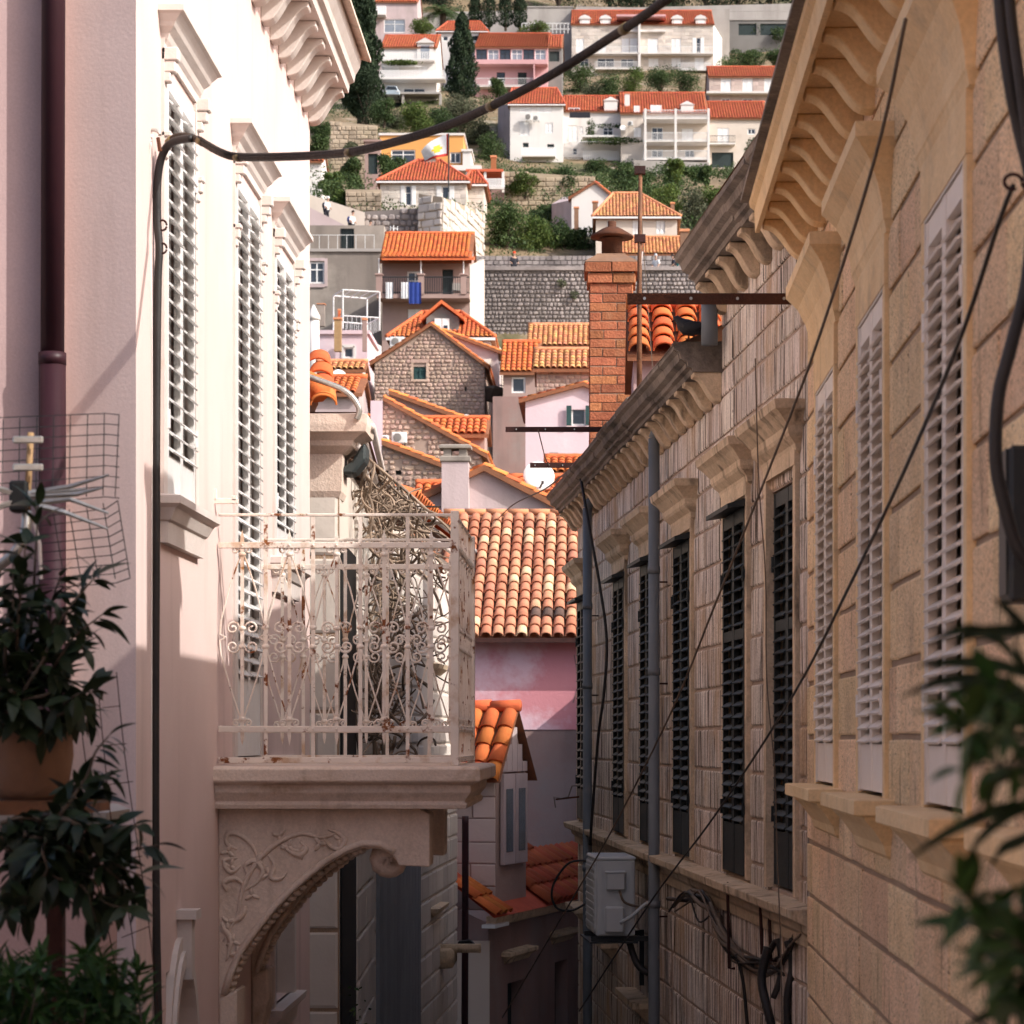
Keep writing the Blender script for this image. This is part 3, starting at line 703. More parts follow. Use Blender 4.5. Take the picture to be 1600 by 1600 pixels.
def panel(loc, rz, L, n):
    pe = MB().box(0, L, -.014, .014, 1.136, 1.172).build('railing', IR, BL, loc=loc, rot=(0, 0, rz), bev=.003); s = L/n
    for z0, z1, y in ((1.328, 1.345, .012), (.03, .068, .014), (-.155, -.12, .016)): B(0, L, -y, y, z0, z1).build('rail', IR, pe, bev=.003)
    for k in range(1, n):
        x = k*s
        if k % 2 == 0:
            bar(x, -.12, 1.33).build('baluster', IR, pe)
            for zz in (.66, .545): inst('collar', collar_me, pe, (x, 0, zz))
        else:
            bar(x, .0, 1.2, .021, .05, .05).build('baluster', IR, pe)
            for zz in (1.10, .655, .545, .11): inst('collar', collar_me, pe, (x, 0, zz))
            for sx in (-1, 1):
                inst('scroll', sc_me(.026, 1.3, sx, 1), pe, (x+sx*.012, 0, 1.125))
                inst('scroll', sc_me(.042, 1.35, sx, 1), pe, (x+sx*.012, 0, .655))
                inst('scroll', sc_me(.042, 1.35, sx, -1), pe, (x+sx*.012, 0, .545))
                inst('scroll', sc_me(.024, 1.3, sx, 1), pe, (x+sx*.012, 0, .085))
                MB().tube([(x+sx*.012, 0, 1.09), (x+sx*(s*.55), 0, .9), (x+sx*(s*.9), 0, .7), (x+sx*s*.95, 0, .62), (x+sx*s*.7, 0, .60)], .0052, 5).build('rod', IR, pe)
                MB().tube([(x+sx*.012, 0, .12), (x+sx*(s*.55), 0, .32), (x+sx*(s*.9), 0, .5), (x+sx*s*.95, 0, .58), (x+sx*s*.7, 0, .60)], .0052, 5).build('rod', IR, pe)
        for zz in (1.154, .049) + ((-.138,) if k % 2 == 0 else ()): inst('rivet', rivet_me, pe, (x, 0, zz))
    return pe
panel((.01, .0, 0), 0, LX-.02, 10); panel((.01, LY, 0), 0, LX-.02, 10); panel((LX-.01, 0, 0), rad(90), LY, 14)
for y in (0, LY): B(LX-.035, LX+.015, y-.02, y+.025, -.17, 1.36).build('corner_post', IR, BL, bev=.003)
# ================================================================== cream stone house on the right
CR = thing('townhouse', 'cream limestone house with white shutters and scroll-bracketed eaves on the right', 'house', (1.18, 14.15, 0), rad(-90), zo=CZ)
cw = [(14.15-b, 14.15-a) for a, b in ((12.40, 13.42), (10.22, 11.22), (7.95, 8.93), (5.7, 6.7))]   # distance behind far corner
cw = [(q0, q1) for q0, q1 in cw]
ops = [(a, b, -.25, 1.85) for a, b in cw]
def cr_extra(m):
    m.quad((0, .008, -7), (0, 1.5, -7), (0, 1.5, 3), (0, .008, 3)); m.quad((9.2, .008, -7), (26, .008, -7), (26, .008, 3), (9.2, .008, 3))
stone_wall(CR, 0, 9.2, -2.35, 2.9, [(a-.06, b+.06, -.25, 2.04) for a, b in cw], .29, .8, 'cream_stone', 'mortar', .026, .16, -7, extra=cr_extra, ch=.008, rec=.009, gx=.008)
for a, b in cw:
    shutter(CR, a+.03, b-.03, -.23, 1.83, -.016, 'cream_shutter', .058, .055, low=.2, tilt=34)
    m = MB(); m.box(a-.07, a+.005, -.022, .13, -.25, 1.843); m.box(b-.005, b+.07, -.022, .13, -.25, 1.843); m.box(a-.07, b+.07, -.024, .13, 1.845, 2.05)
    s = m.build('window_surround', 'cream_trim', CR)
    m = MB().box(a+.007, a+.028, -.02, .1, -.24, 1.832).box(b-.028, b-.007, -.02, .1, -.24, 1.832).box(a+.007, b-.007, -.021, .1, 1.834, 1.842); m.build('window_frame', 'cream_shutter', s)
    MB().mould(a-.1, b+.1, [(.0, 2.04), (.02, 2.05), (.03, 2.09), (.035, 2.10), (.04, 2.16), (.06, 2.24), (.10, 2.33), (.15, 2.39), (.16, 2.40), (.16, 2.46), (.12, 2.47), (.0, 2.48)], .02).build('window_hood', 'cream_trim', s)
    MB().mould(a-.09, b+.09, [(.0, -.50), (.02, -.48), (.03, -.44), (.08, -.37), (.115, -.335), (.12, -.32), (.16, -.315), (.165, -.31), (.165, -.255), (.15, -.25)], .02).build('window_sill', 'cream_trim', s)
eave(CR, .02, 9.2, [(.02, 2.9), (-.275, 2.9), (-.275, 2.855), (-.30, 2.855), (-.305, 2.98), (-.33, 3.0), (-.335, 3.03), (0, 3.12)], 'cream_trim', 2.899, .2, .265, .462, 'cream_trim', .13, ogee(.262, .215))
MB().prism([(-.33, 3.03), (-.38, 3.035), (-.38, 3.06), (2.5, 4.3), (2.5, 4.2)], -.02, 9.2, 'x').build('roof', 'gutter_stone', CR)
MB().mould(-.15, .5, [(.03, -2.75), (.03, -2.6), (.12, -2.5), (.12, -2.43)], .02).build('ledge', 'cream_trim', CR)
# the street goes on behind the camera
BH = thing('townhouse', 'pale plastered house on the left side of the street behind the camera', 'house', (-2.7, -14, 0), 0, zo=CZ)
B(-6, 0, 0, 19.5, -7, 4.5).build('wall', 'pink_plaster', BH); B(-6.2, .3, -.2, 19.7, 4.5, 4.7).build('roof', 'tile_bed', BH)
# chimney on the cream roof (casts the block of shade beside the first shutter)
CH2 = thing('chimney', 'plastered chimney standing on the roof of the cream house', 'chimney', (1.35, 11.35, CZ+3.3))
MB().box(-.3, .3, -.35, .35, -.15, .75).mould(-.3, .3, [(0, .75), (.05, .77), (.05, .85), (0, .87)], .35, -.35, True).build('chimney_stack', 'cream_trim', CH2)
# ================================================================== black shuttered house on the right
BK = thing('townhouse', 'weathered grey stone house with black louvred shutters on the right', 'house', (1.256, 14.15, 0), math.atan2(-.995, .1005), zo=CZ)
bw = [-(y-14.15)/.995 for y in (14.9, 16.7, 19.4, 21.7, 24.0, 27.9)]
bw = [(q-.95, q) for q in bw]; XT = -3.75
bops = [(a, b, -.95, 1.55) for a, b in bw]+[(-6.62, -6.5, -2.35, -1.85), (-9.9, -9.75, -2.2, -1.7)]
def bk_extra(m):
    wall_panel(m, XT, 0, 2.63, 3.26, [], .3, .014)
    m.quad((-15, .014, -7), (-15, 5, -7), (-15, 5, 2.6), (-15, .014, 2.6)); m.quad((XT, .014, 2.6), (XT, 3, 2.6), (XT, 3, 3.4), (XT, .014, 3.24))
bwall = stone_wall(BK, -15, 0, -2.4, 2.63, [(a-.03, b+.03, c, d) for a, b, c, d in bops], .30, .95, 'grey_stone', 'pale_mortar', .022, .2, -7, extra=bk_extra, rec=.01, gx=.01)
for a, b, c, d in stones(XT, 0, 2.63, 3.24, [], .3, .9, .014):
    m = MB(); stone_block(m, a, b, c, d, 0); m.build('stone', 'grey_stone', bwall)
stone_skin(bwall, -15, 0, -6.5, -2.4, [], .3, 1., 'grey_stone', .014)
for i, (a, b) in enumerate(bw):
    shutter(BK, a, b, -.93, 1.54, -.035 if i not in (0,) else .02, 'black_shutter', .078 if i < 5 else .1, .05, low=.34, mid=(.66,) if i in (0, 1) else (), tilt=36)
    m = MB(); m.box(a-.09, a-.005, -.03, .1, -.95, 1.62); m.box(b+.005, b+.09, -.03, .1, -.95, 1.62); m.box(a-.09, b+.09, -.035, .1, 1.62, 1.72)
    s = m.build('window_surround', 'grey_trim', BK)
    if i: MB().prism([(-.02, 1.55), (-.15, 1.53), (-.15, 1.56), (-.02, 1.6)], a-.03, b+.03, 'x').build('drip_board', 'black_shutter', s)
    MB().mould(a-.1, b+.1, [(.0, 1.68), (.03, 1.70), (.04, 1.74), (.08, 1.78), (.09, 1.8), (.095, 1.84), (.145, 1.9), (.18, 1.93), (.19, 1.98), (.15, 1.99), (.0, 2.0)], .02).build('window_hood', 'grey_trim', s)
LP = [(.02, -1.24), (-.03, -1.22), (-.035, -1.15), (-.07, -1.12), (-.075, -1.08), (-.14, -1.05), (-.16, -1.04), (-.165, -.985), (.02, -.97)]
x = -15.1
while x < -.1:
    l = min(R.uniform(.7, 1.3), -.05-x)
    MB().prism([(y*R.uniform(.96, 1.03), z+R.uniform(-.004, .004)) for y, z in LP], x, x+l-.008, 'x').build('ledge_stone', 'grey_trim', BK, bev=.005); x += l
gp = [(.02, 0), (-.21, 0), (-.215, .03), (-.25, .04), (-.255, .07), (-.30, .09), (-.315, .14), (-.35, .16), (-.36, .2), (-.34, .21), (.02, .22)]
eave(BK, -15.2, XT, [(y, z+2.62) for y, z in gp], 'gutter_stone', 2.619, .3, .24, .46, 'grey_trim', .15, ogee(.205, .21), wob=1)
eave(BK, XT+.05, .3, [(y, z+3.22) for y, z in gp], 'gutter_stone', 3.219, .3, .24, .46, 'grey_trim', .15, ogee(.205, .21), wob=1)
MB().prism([(-.36, 2.8), (4, 4.7), (4, 4.6)], -15.2, XT, 'x').build('roof', 'tile_bed', BK)
MB().prism([(-.36, 3.42), (4, 5.2), (4, 5.1)], XT, .0, 'x').build('roof', 'tile_bed', BK)
for x0, x1, z in ((-11.9, -10.9, -2.05), (-9.2, -8.1, -2.35), (-14.6, -13.7, -1.9)):
    MB().mould(x0, x1, [(.0, z-.2), (.03, z-.18), (.1, z-.1), (.15, z-.06), (.17, z-.05), (.17, z), (.0, z+.02)], .02).build('window_hood', 'grey_trim', BK)
def fr_bk(Y, out=0., z=0.):   # world point on the black house wall at depth Y
    x = 2.685-.101*Y-.0
    return Vector((x-out*.995, Y-out*.1, CZ+z))
RB = math.atan2(-.995, .1005)
# down pipes
for Y, o, z0, z1, r, lab in ((20.9, .12, -7, 2.5, .048, 'grey metal downpipe in front of a black-shuttered window'), (26.7, .12, -7, 2.45, .05, 'grey metal downpipe near the far end of the stone house'),
                             (17.7, .12, 2.78, 3.1, .06, 'short grey downpipe between the two stone cornices')):
    p = fr_bk(Y, o); e = thing('downpipe', lab, 'pipe', (p.x, p.y, 0 if z0 < -6 else CZ+z0), RB, 'grey downpipes of the stone house', zo=CZ if z0 < -6 else -z0)
    m = MB().tube([(0, 0, z0), (0, 0, z1)], r, 14).build('pipe', 'grey_pipe', e, True)
    for zz in ((-3.6, -1.4, .55, 1.4) if z0 < -6 else ()):
        MB().tube([(0, 0, zz-.03), (0, 0, zz+.03)], r*1.12, 14).build('pipe_collar', 'grey_pipe', e, True)
        MB().tube([(0, 0, zz-.1), (0, .14, zz-.1)], .008, 5).build('pipe_clip', 'rust_dark', e)
    if z0 < -6: MB().tube([(0, 0, z1), (0, .02, z1+.06), (0, .1, z1+.12)], r, 10).build('pipe_bend', 'grey_pipe', e, True)
# air conditioner
p = fr_bk(21.75, .52, -1.73)
AC = thing('air_conditioner', 'grey outdoor air conditioner on brackets beside the downpipe', 'air conditioner', p, RB)
MB().box(-.82, 0, 0, .34, 0, .66).box(-.825, .006, -.008, .348, .655, .69).box(-.80, -.02, -.014, 0, .03, .64).build('casing', 'ac_grey', AC, bev=.012)
MB().box(0, .05, .08, .25, .40, .56).box(.002, .06, .07, .26, .545, .57).build('valve_cover', 'ac_grey', AC, bev=.012)
MB().box(0, .06, .07, .24, .03, .26).build('service_cover', 'ac_grey', AC, bev=.015)
for y in (.04, .30): B(-.0, .006, y, y+.012, .02, .65).build('seam', 'ac_grey', AC)
for k in range(9): B(-.78, -.04, -.02, -.012, .07+k*.062, .10+k*.062).build('grille_slat', 'ac_grey', AC)
for x in (-.72, -.08): MB().box(x, x+.04, -.04, .5, -.05, -.005).box(x, x+.04, .46, .5, -.5, 0).build('support_arm', 'metal_dark', AC)
MB().box(-.85, .06, -.06, .36, -.06, -.045).build('drip_tray', 'metal_dark', AC)
MB().tube(catmull([(.03, .2, .4), (.05, .24, .3), (.04, .36, .26), (-.0, .5, .26)], 4), .012, 6).build('hose', 'wire_grey', AC, True)
MB().tube(catmull([(.06, .2, .12), (.09, .3, .18), (.06, .42, .28), (.02, .5, .3)], 4), .017, 6).build('hose', 'ac_grey', AC, True)
MB().tube(catmull([(-.1, .3, -.06), (0, .36, -.25), (.05, .47, -.32), (.0, .52, -.2)], 4), .03, 7).build('hose', 'rubber', AC, True)
# brick chimney
k = 28.6/F; p = at(921, 700, 28.6)
BC = thing('brick_chimney', 'red brick chimney with corbelled cap and rusty flue on the right', 'chimney', p)
cw_, top = 68*k, 290*k
core = B(.008, cw_-.008, .008, cw_-.008, -.9, top).build('chimney_core', 'brick_mortar', BC)
def bricks(x0, x1, y0, y1, z0, z1, rows, bl, off):
    h = (z1-z0)/rows
    for r in range(rows):
        zz = z0+r*h
        for face in (0, 1, 2):
            a, b = (x0, x1) if face == 0 else (y0, y1)
            t = a-(off if r % 2 else 0)
            while t < b-.01:
                s, u = max(a, t), min(b, t+bl*R.uniform(.92, 1.06))
                if b-u < .06: u = b
                if u-s > .03:
                    g = .006; jz = R.uniform(-.004, .004); pr = R.uniform(.0, .008)
                    q = dict(z0=zz+g+jz, z1=zz+h-g+jz)
                    if face == 0: m = B(s+g, u-g, y0-pr, y0+.04, q['z0'], q['z1'])
                    elif face == 1: m = B(x0-pr, x0+.04, max(s+g, y0+.045), u-g, q['z0'], q['z1'])
                    else: m = B(x1-.04, x1+pr, max(s+g, y0+.045), u-g, q['z0'], q['z1'])
                    m.build('brick', 'brick', BC, bev=.004)
                t = u if u > t else b
bricks(0, cw_, 0, cw_, -.1, top-.36, 18, .31, .16)
bricks(0, cw_, 0, cw_, top-.36, top-.24, 1, .31, 0); bricks(-.025, cw_+.025, -.025, cw_+.025, top-.24, top-.12, 1, .31, .1)
bricks(-.055, cw_+.055, -.055, cw_+.055, top-.12, top, 1, .31, .1)
MB().mould(-.055, cw_+.055, [(0, top), (-.03, top+.03), (-.13, top+.1), (-.14, top+.12)], cw_+.055, -.055, True).build('chimney_cap', 'terracotta', BC)
cx = cw_*.52
MB().lathe([(.12, 0), (.12, .2), (.16, .22), (.12, .24)], (cx, .3, top+.1)).build('flue', 'rust', BC, True)
MB().lathe([(.25, 0), (.25, .02), (.12, .1), (.05, .13), (.05, .19), (0.01, .2)], (cx, .3, top+.34), 18).build('flue_cowl', 'rust', BC, True)
# roof tower with barrel tiles behind the cornice
Y0 = 23.6; k = Y0/F; p = at(990, 640, Y0)
TW = thing('roof_dormer', 'rose plastered roof dormer with bright orange barrel tiles behind the cornice', 'dormer', p)
w_, h_ = 150*k, 78*k
MB().box(0, w_, 0, 1.6, -.6, h_).build('wall', 'rose_plaster', TW)
rr = MB().prism([(-.12, h_-.03), (1.05, h_+.62), (2.2, h_-.03), (2.2, h_+.03), (1.05, h_+.68), (-.12, h_+.03)], -.06, w_+.05, 'x').build('roof', 'tile_bed', TW)
us = Vector((0, 1.17, .65)).normalized()
tile_objs(rr, 'tile_one', (-.06, -.14, h_+.035), (1, 0, 0), us, w_+.1, 1.33, .232, .27, seg=9)
for q in range(3): MB().tube([(-.06+q*.34, 1.05, h_+.70+.01), (-.06+(q+1)*.34+.03, 1.05, h_+.70)], .09, 10).build('ridge_tile', 'tile_one', rr, True)
# antenna pole
p = at(999, 610, 22.6)
AP = thing('antenna_pole', 'rusty antenna pole with guy wires rising behind the brick chimney', 'pole', p)
hh = 350*22.6/F
MB().tube([(0, 0, -.4), (.0, 0, hh*.45), (.01, 0, hh)], [.026, .022, .017], 8).build('pole', 'rust_pipe', AP, True)
for zz in (hh*.68, hh*.985): MB().box(-.045, .055, -.03, .03, zz-.04, zz+.03).build('clamp', 'rust_dark', AP)
MB().tube([(0, 0, hh*.93), (.05, 0, hh*.55), (.12, 0, hh*.1)], .005, 4).build('guy_wire', 'wire_grey', AP)
MB().tube([(.03, 0, hh*.62), (-.02, 0, hh*.4), (.01, 0, 0), (-.03, 0, -.2)], .008, 4).build('antenna_cable', 'white_old', AP)
# rusty flat bars across the street
for Y, x0, x1, py, hpx, lab in ((14.75, 980, 1249, 467, 17, 'thick rusty iron bar with bolt holes below the cream eave'), (24.5, 790, 958, 671, 8, 'thin dark red iron bar crossing the brick chimney'), (27.3, 828, 908, 727, 8, 'short dark iron bar above the satellite dish')):
    a, b = at(x0, py, Y), at(x1, py, Y); h = hpx*Y/F/2
    e = thing('iron_bar', lab, 'bar', a, 0, 'iron bars reaching over the street')
    MB().box(0, b.x-a.x, -.012, .012, -h, h).box(0, b.x-a.x, .012, .05, h-.012, h-.001).build('bar', 'rust' if hpx > 10 else 'rust_dark', e, bev=.002)
    n = 4
    for i in range(n): MB().tube([((b.x-a.x)*(.1+.27*i), -.02, 0), ((b.x-a.x)*(.1+.27*i), .0, 0)], h*.28, 8).build('bolt', 'alu', e)
# pigeon
p = at(1076, 530, 17.75)
PG = thing('pigeon', 'dark pigeon perched on the end of the stone cornice', 'bird', p, rad(-8))
sp = [(-.105, .135, .012), (-.098, .142, .022), (-.085, .146, .026), (-.07, .135, .028), (-.05, .11, .046), (-.02, .088, .058), (.03, .075, .055), (.07, .062, .036), (.11, .05, .022), (.15, .038, .018)]
m = MB(); m.tube([(x, 0, z) for x, z, r in sp], [r for *_, r in sp], 10); m.build('body', 'bird', PG, True)
MB().tube([(-.105, 0, .135), (-.125, 0, .128)], [.008, .002], 6).build('beak', 'rust_dark', PG)
for s in (-1, 1):
    MB().sphere((.035, s*.045, .085), (.085, .015, .035), 9, 6).build('wing', 'bird', PG, True)
    MB().tube([(.0, s*.02, .05), (.0, s*.02, .0), (-.02, s*.02, .0)], .006, 5).build('leg', 'rust', PG)
MB().box(.11, .19, -.025, .025, .03, .04).build('tail', 'bird', PG)
# ------------------------------------------------------------------ cables
def cable(label, pts, r, mat='rubber', n=8, name='cable', cat='cable', sm=6, group=None, ties=0):
    p = catmull([at(*q) for q in pts], sm); o0 = p[0].copy()
    e = thing(name, label, cat, o0, 0, group) if ties else None
    m = MB().tube([q-o0 for q in p], r, n).build('cable' if ties else name, mat, e, True, loc=(0, 0, 0) if ties else o0)
    if not ties: tag(m, label, cat, group)
    else:
        for i in range(2, len(p)-2, ties):
            d = (p[i+1]-p[i]).normalized()*.02
            MB().tube([p[i]-o0-d, p[i]-o0+d], (r if isinstance(r, float) else r[i])*1.2, 9).build('cable_tie', 'yellow_tie', e, True)
    return m
main = [(262, 224, 12.9), (275, 214, 12.85), (292, 213, 12.8), (310, 219, 12.7), (330, 231, 12.6), (350, 241, 12.5), (372, 246, 12.45), (430, 246, 12.2), (500, 243, 11.9), (560, 236, 11.6), (650, 213, 11.2), (720, 188, 10.9), (800, 150, 10.5), (870, 112, 10.2), (940, 68, 9.9), (1040, 0, 9.4), (1180, -120, 8.8), (1300, -240, 8.2)]
cable('thick taped cable bundle sagging across the top of the street', main, .0185, 'rubber_old', 9, sm=5, ties=14)
cable('thin wire lashed along the sagging cable bundle', [(x, y-5, Y-.02) for x, y, Y in main[3:]], .008, 'rubber', 5, name='wire', cat='wire')
dn = [(300, 216, 12.72), (270, 222, 12.8), (255, 240, 12.85), (247, 275, 12.85), (246, 340, 12.85), (249, 390, 12.85), (247, 440, 12.85), (245, 600, 12.85), (244, 900, 12.85), (243, 1150, 12.85), (244, 1400, 12.85), (248, 1620, 12.85)]
cable('black cable bundle hanging down the corner of the pink house', dn, .021, 'rubber', 9, sm=6)
cable('thin cream wire running down the pink house corner', [(236, 222, 12.75), (232, 300, 12.78), (237, 480, 12.8), (237, 900, 12.8), (236, 1250, 12.8), (233, 1620, 12.8)], .004, 'white_old', 5, name='wire', cat='wire')
p = at(250, 212, 12.8)
HK = thing('wall_hook', 'grey eye hook holding the cable bundle on the pink house', 'hook', p)
MB().tube([(-.035+.035*math.cos(t*.45), 0, .0+.03*math.sin(t*.45)) for t in range(11)], .009, 6).build('hook', 'alu', HK, True)
MB().tube([(-.01, 0, -.01), (.0, 0, -.08)], .011, 6).build('link', 'rust', HK); MB().tube([(-.1, .1, 0), (-.04, 0, 0)], .01, 6).build('stem', 'alu', HK)
for py in (352, 388):
    q = at(254, py, 12.84); tag(MB().tube([(.022*math.cos(t*.55), .0, .026*math.sin(t*.55)) for t in range(12)], .006, 5).build('cable_ring', 'rust_dark', None, True, loc=q), 'iron ring clipping the black cable, %s' % ('upper of two' if py < 370 else 'lower of two'), 'ring', 'rings on the black cable')
cable('black wire slanting from the cream wall hook down across the shutters', [(1583, 290, 6.55), (1560, 350, 6.75), (1500, 530, 7.4), (1420, 720, 8.6), (1330, 910, 10.5), (1240, 1085, 12.6), (1120, 1270, 15.5), (1030, 1390, 18), (960, 1495, 20.5), (905, 1580, 22.5)], [.007]*55, 'rubber', 6, name='wire', cat='wire')
cable('grey wire slanting from the cream eave down past the air conditioner', [(1415, 30, 8.1), (1365, 255, 8.9), (1270, 555, 11), (1195, 750, 12.8), (1115, 950, 14.5), (1050, 1110, 16), (960, 1290, 18.5), (900, 1395, 20.5), (850, 1480, 22.5), (785, 1590, 26)], .0065, 'wire_grey', 6, name='wire', cat='wire')
cable('black cable hanging from the far stone cornice beside the downpipe', [(903, 722, 26.4), (908, 750, 26), (922, 830, 25.5), (938, 920, 25.4), (948, 1000, 25.3), (944, 1080, 25.3), (935, 1150, 25.4), (927, 1250, 25.6), (922, 1320, 25.7)], .016, 'rubber', 6)
cable('long pale wire hanging in front of the first black shutter', [(1180, 560, 13.9), (1182, 640, 13.9), (1186, 760, 13.9), (1196, 900, 13.9), (1198, 1060, 13.9), (1210, 1200, 13.9), (1214, 1330, 13.9), (1220, 1480, 13.9), (1222, 1620, 13.9)], .004, 'wire_grey', 5, name='wire', cat='wire')
cable('thick black cable looping down the right edge of the cream wall', [(1558, -60, 6.6), (1566, 40, 6.6), (1578, 130, 6.6), (1592, 200, 6.62), (1612, 300, 6.62), (1606, 430, 6.62), (1580, 540, 6.6), (1560, 620, 6.6), (1556, 720, 6.6), (1572, 800, 6.6), (1592, 860, 6.6), (1630, 900, 6.6)], .018, 'rubber', 8)
cable('second black cable beside the looping cable on the cream wall', [(1572, -60, 6.55), (1582, 40, 6.55), (1594, 130, 6.55), (1608, 240, 6.57)], .014, 'rubber', 8)
p = at(1583, 284, 6.55)
HK2 = thing('wall_hook', 'iron hook anchoring the slanting wire on the cream wall', 'hook', p)
MB().tube([(.012*math.cos(t*.5)*2, 0, .02*math.sin(t*.5)) for t in range(11)], .005, 6).build('hook', 'rust_dark', HK2, True); MB().tube([(.03, .03, 0), (.12, .3, 0)], .006, 6).build('stem', 'rust_dark', HK2)
BX = thing('meter_box', 'dark electrical box on the cream wall at the right edge', 'box', at(1578, 940, 6.75))
k = 6.75/F; MB().box(0, .25, 0, .16, 0, 245*k).build('box', 'metal_dark', BX, bev=.01); B(-.008, .0, .02, .14, .02, 240*k).build('door', 'metal_dark', BX)
# tangle of cables and hooks on the stone wall under the ledge
TG = thing('cable_tangle', 'tangled black cables stapled under the stone ledge', 'cables', fr_bk(19, .05, -1.4))
o0 = fr_bk(19, .05, -1.4)
base = [(1048, 1412, 19.2), (1075, 1398, 18.6), (1100, 1402, 18.0), (1118, 1430, 17.6), (1130, 1460, 17.3), (1150, 1490, 17.0), (1180, 1508, 16.4), (1205, 1510, 15.9), (1225, 1500, 15.4), (1240, 1470, 15.0), (1252, 1455, 14.7)]
for i in range(16):
    a, b = sorted((R.randrange(0, 5), R.randrange(5, 11)))
    pts = [at(x+R.uniform(-8, 8), y+R.uniform(-11, 13), Y-R.uniform(.08, .16))-o0 for x, y, Y in base[a:b+1]]
    MB().tube(catmull(pts, 4), R.choice([.008, .012, .017]), 5).build('strand', R.choice(['rubber', 'rubber', 'wire_grey', 'rubber_old']), TG, True)
for pts, r in (([(1200, 1480, 15.6), (1190, 1530, 15.6), (1200, 1580, 15.5), (1215, 1640, 15.5)], .028), ([(1230, 1470, 15.2), (1238, 1510, 15.2), (1230, 1560, 15.2), (1232, 1640, 15.2)], .024), ([(1150, 1490, 16.8), (1162, 1540, 16.8), (1170, 1640, 16.8)], .012), ([(1196, 1500, 15.7), (1215, 1470, 15.6), (1220, 1520, 15.6), (1208, 1560, 15.6)], .02),
               ([(1080, 1406, 18.4), (1092, 1440, 18.2), (1110, 1430, 17.9)], .008), ([(1205, 1510, 15.7), (1226, 1525, 15.5), (1232, 1550, 15.5), (1228, 1640, 15.5)], .01)):
    MB().tube(catmull([at(x, y, Y-.12)-o0 for x, y, Y in pts], 5), r, 6).build('strand', 'rubber', TG, True)
for i, (x, y0, y1, Y) in enumerate(((1137, 1385, 1512, 17.0), (1188, 1402, 1490, 15.9), (1202, 1418, 1500, 15.7))):
    q = at(x, y0, Y-.15); h = (y1-y0)*Y/F
    tag(MB().tube([(0, .12, .0), (0, .0, .02), (.0, 0, -.02), (.01, 0, -h), (.05, 0, -h)], .011, 6).build('iron_rod', 'rust_dark', None, loc=q), 'rusty iron rod hooked on the stone ledge, %s from the cream wall' % ('third', 'second', 'first')[i], 'rod', 'iron rods on the ledge')
# wires strung at the far end of the right hand house
cable('black wire loop hanging left of the air conditioner', [(920, 1345, 25), (890, 1348, 25), (868, 1375, 25), (862, 1400, 25), (872, 1420, 25), (895, 1422, 25), (915, 1412, 25)], .012, 'rubber', 6, name='wire', cat='wire')
AR = thing('wall_bracket', 'small rusty wire bracket beside the far black shutter', 'bracket', at(905, 1245, 27.5))
MB().tube([(0, 0, .12), (-.08, 0, .12), (-.12, 0, .0), (-.2, 0, -.02), (-.28, 0, .0), (-.26, 0, -.12)], .007, 5).build('wire', 'wire_grey', AR); MB().tube([(0, 0, .0), (-.26, 0, -.03)], .01, 5).build('arm', 'rust', AR)
cable('thin wire running from the iron bar down to the lilac gable', [(903, 728, 26), (880, 742, 30), (850, 765, 36), (800, 790, 44), (768, 822, 52)], .012, 'rubber', 5, name='wire', cat='wire')
cable('frayed wire hanging from the thin red bar to the dish', [(841, 672, 24.4), (848, 700, 26), (852, 715, 27), (858, 728, 27.3)], .006, 'wire_grey', 5, name='wire', cat='wire')
p = at(346, 782, 14.9)
EB = thing('cable_bracket', 'small beige ladder bracket on the pink wall above the balcony', 'bracket', p)
MB().box(-.06, .10, .0, .02, -.02, .012).box(-.06, -.03, 0, .03, .0, .07).box(.06, .09, 0, .03, .0, .03).build('bracket', 'iron_cream', EB, bev=.003)

# ================================================================== grey stone house beyond the pink one, with dry vine
GS = thing('stone_house', 'pale grey stone house with broken eaves behind the balcony', 'house', (-2.12, 20.3, 0), 0, zo=CZ)
gops = []
stone_wall(GS, -.9, 0, -3.4, 2.0, gops, .62, .42, 'ashlar_far', 'mortar', .03, .2, -7, name='front_wall', ch=.02)
mb = MB()
wp = [(0, .03), (-.16, 4.7), (.16, 13.7), (-3, 13.7)]
for (a, b), (c, d) in zip(wp, wp[1:]): mb.quad((a, b, -7), (c, d, -7), (c, d, 2.3), (a, b, 2.3))
sw = mb.build('side_wall', 'plaster_warm', GS)
d = Vector((.32, 9, 0)); L_ = d.length; ang = math.atan2(d.y, d.x)
M_ = Matrix.Translation((-.17, 4.75, 0)) @ Matrix.Rotation(ang, 4, 'Z')
stone_skin(sw, 0, L_, -4.5, 2.1, [(.15, 4.1, -4.5, -.3), (4.6, 5.4, -.9, .9)], .32, .7, 'ashlar_far', .03, y=-.03, M=M_, ch=.02)
for i in range(13):
    m = MB(); m.M = M_; m.box(.2+i*.3, .485+i*.3, -.06, -.02, -4.5, -.35); m.build('door_board', 'board_grey', GS)
M1 = Matrix.Translation((0, .03, 0)) @ Matrix.Rotation(math.atan2(4.67, -.16), 4, 'Z')
m = MB(); m.M = M1; m.box(.06, 1.85, -.02, .1, -7, 1.6); m.build('dark_gap', 'black', GS)  # flat black panel, the shade of the opening put into its colour
stone_skin(sw, 1.9, 4.6, -4.5, 2.1, [], .4, .6, 'ashlar_far', .03, y=-.03, M=M1, ch=.02)
m = MB(); m.M = M_; m.box(4.6, 5.4, -.01, .02, -.9, .9); w0 = m.build('window', 'glass', GS)
for zz in (-2.1, .9):
    m = MB(); m.M = M_; m.mould(5.6, 6.6, [(0, zz-.15), (.12, zz-.05), (.14, zz), (0, zz+.02)], 0); m.build('window_hood', 'grey_trim', GS)
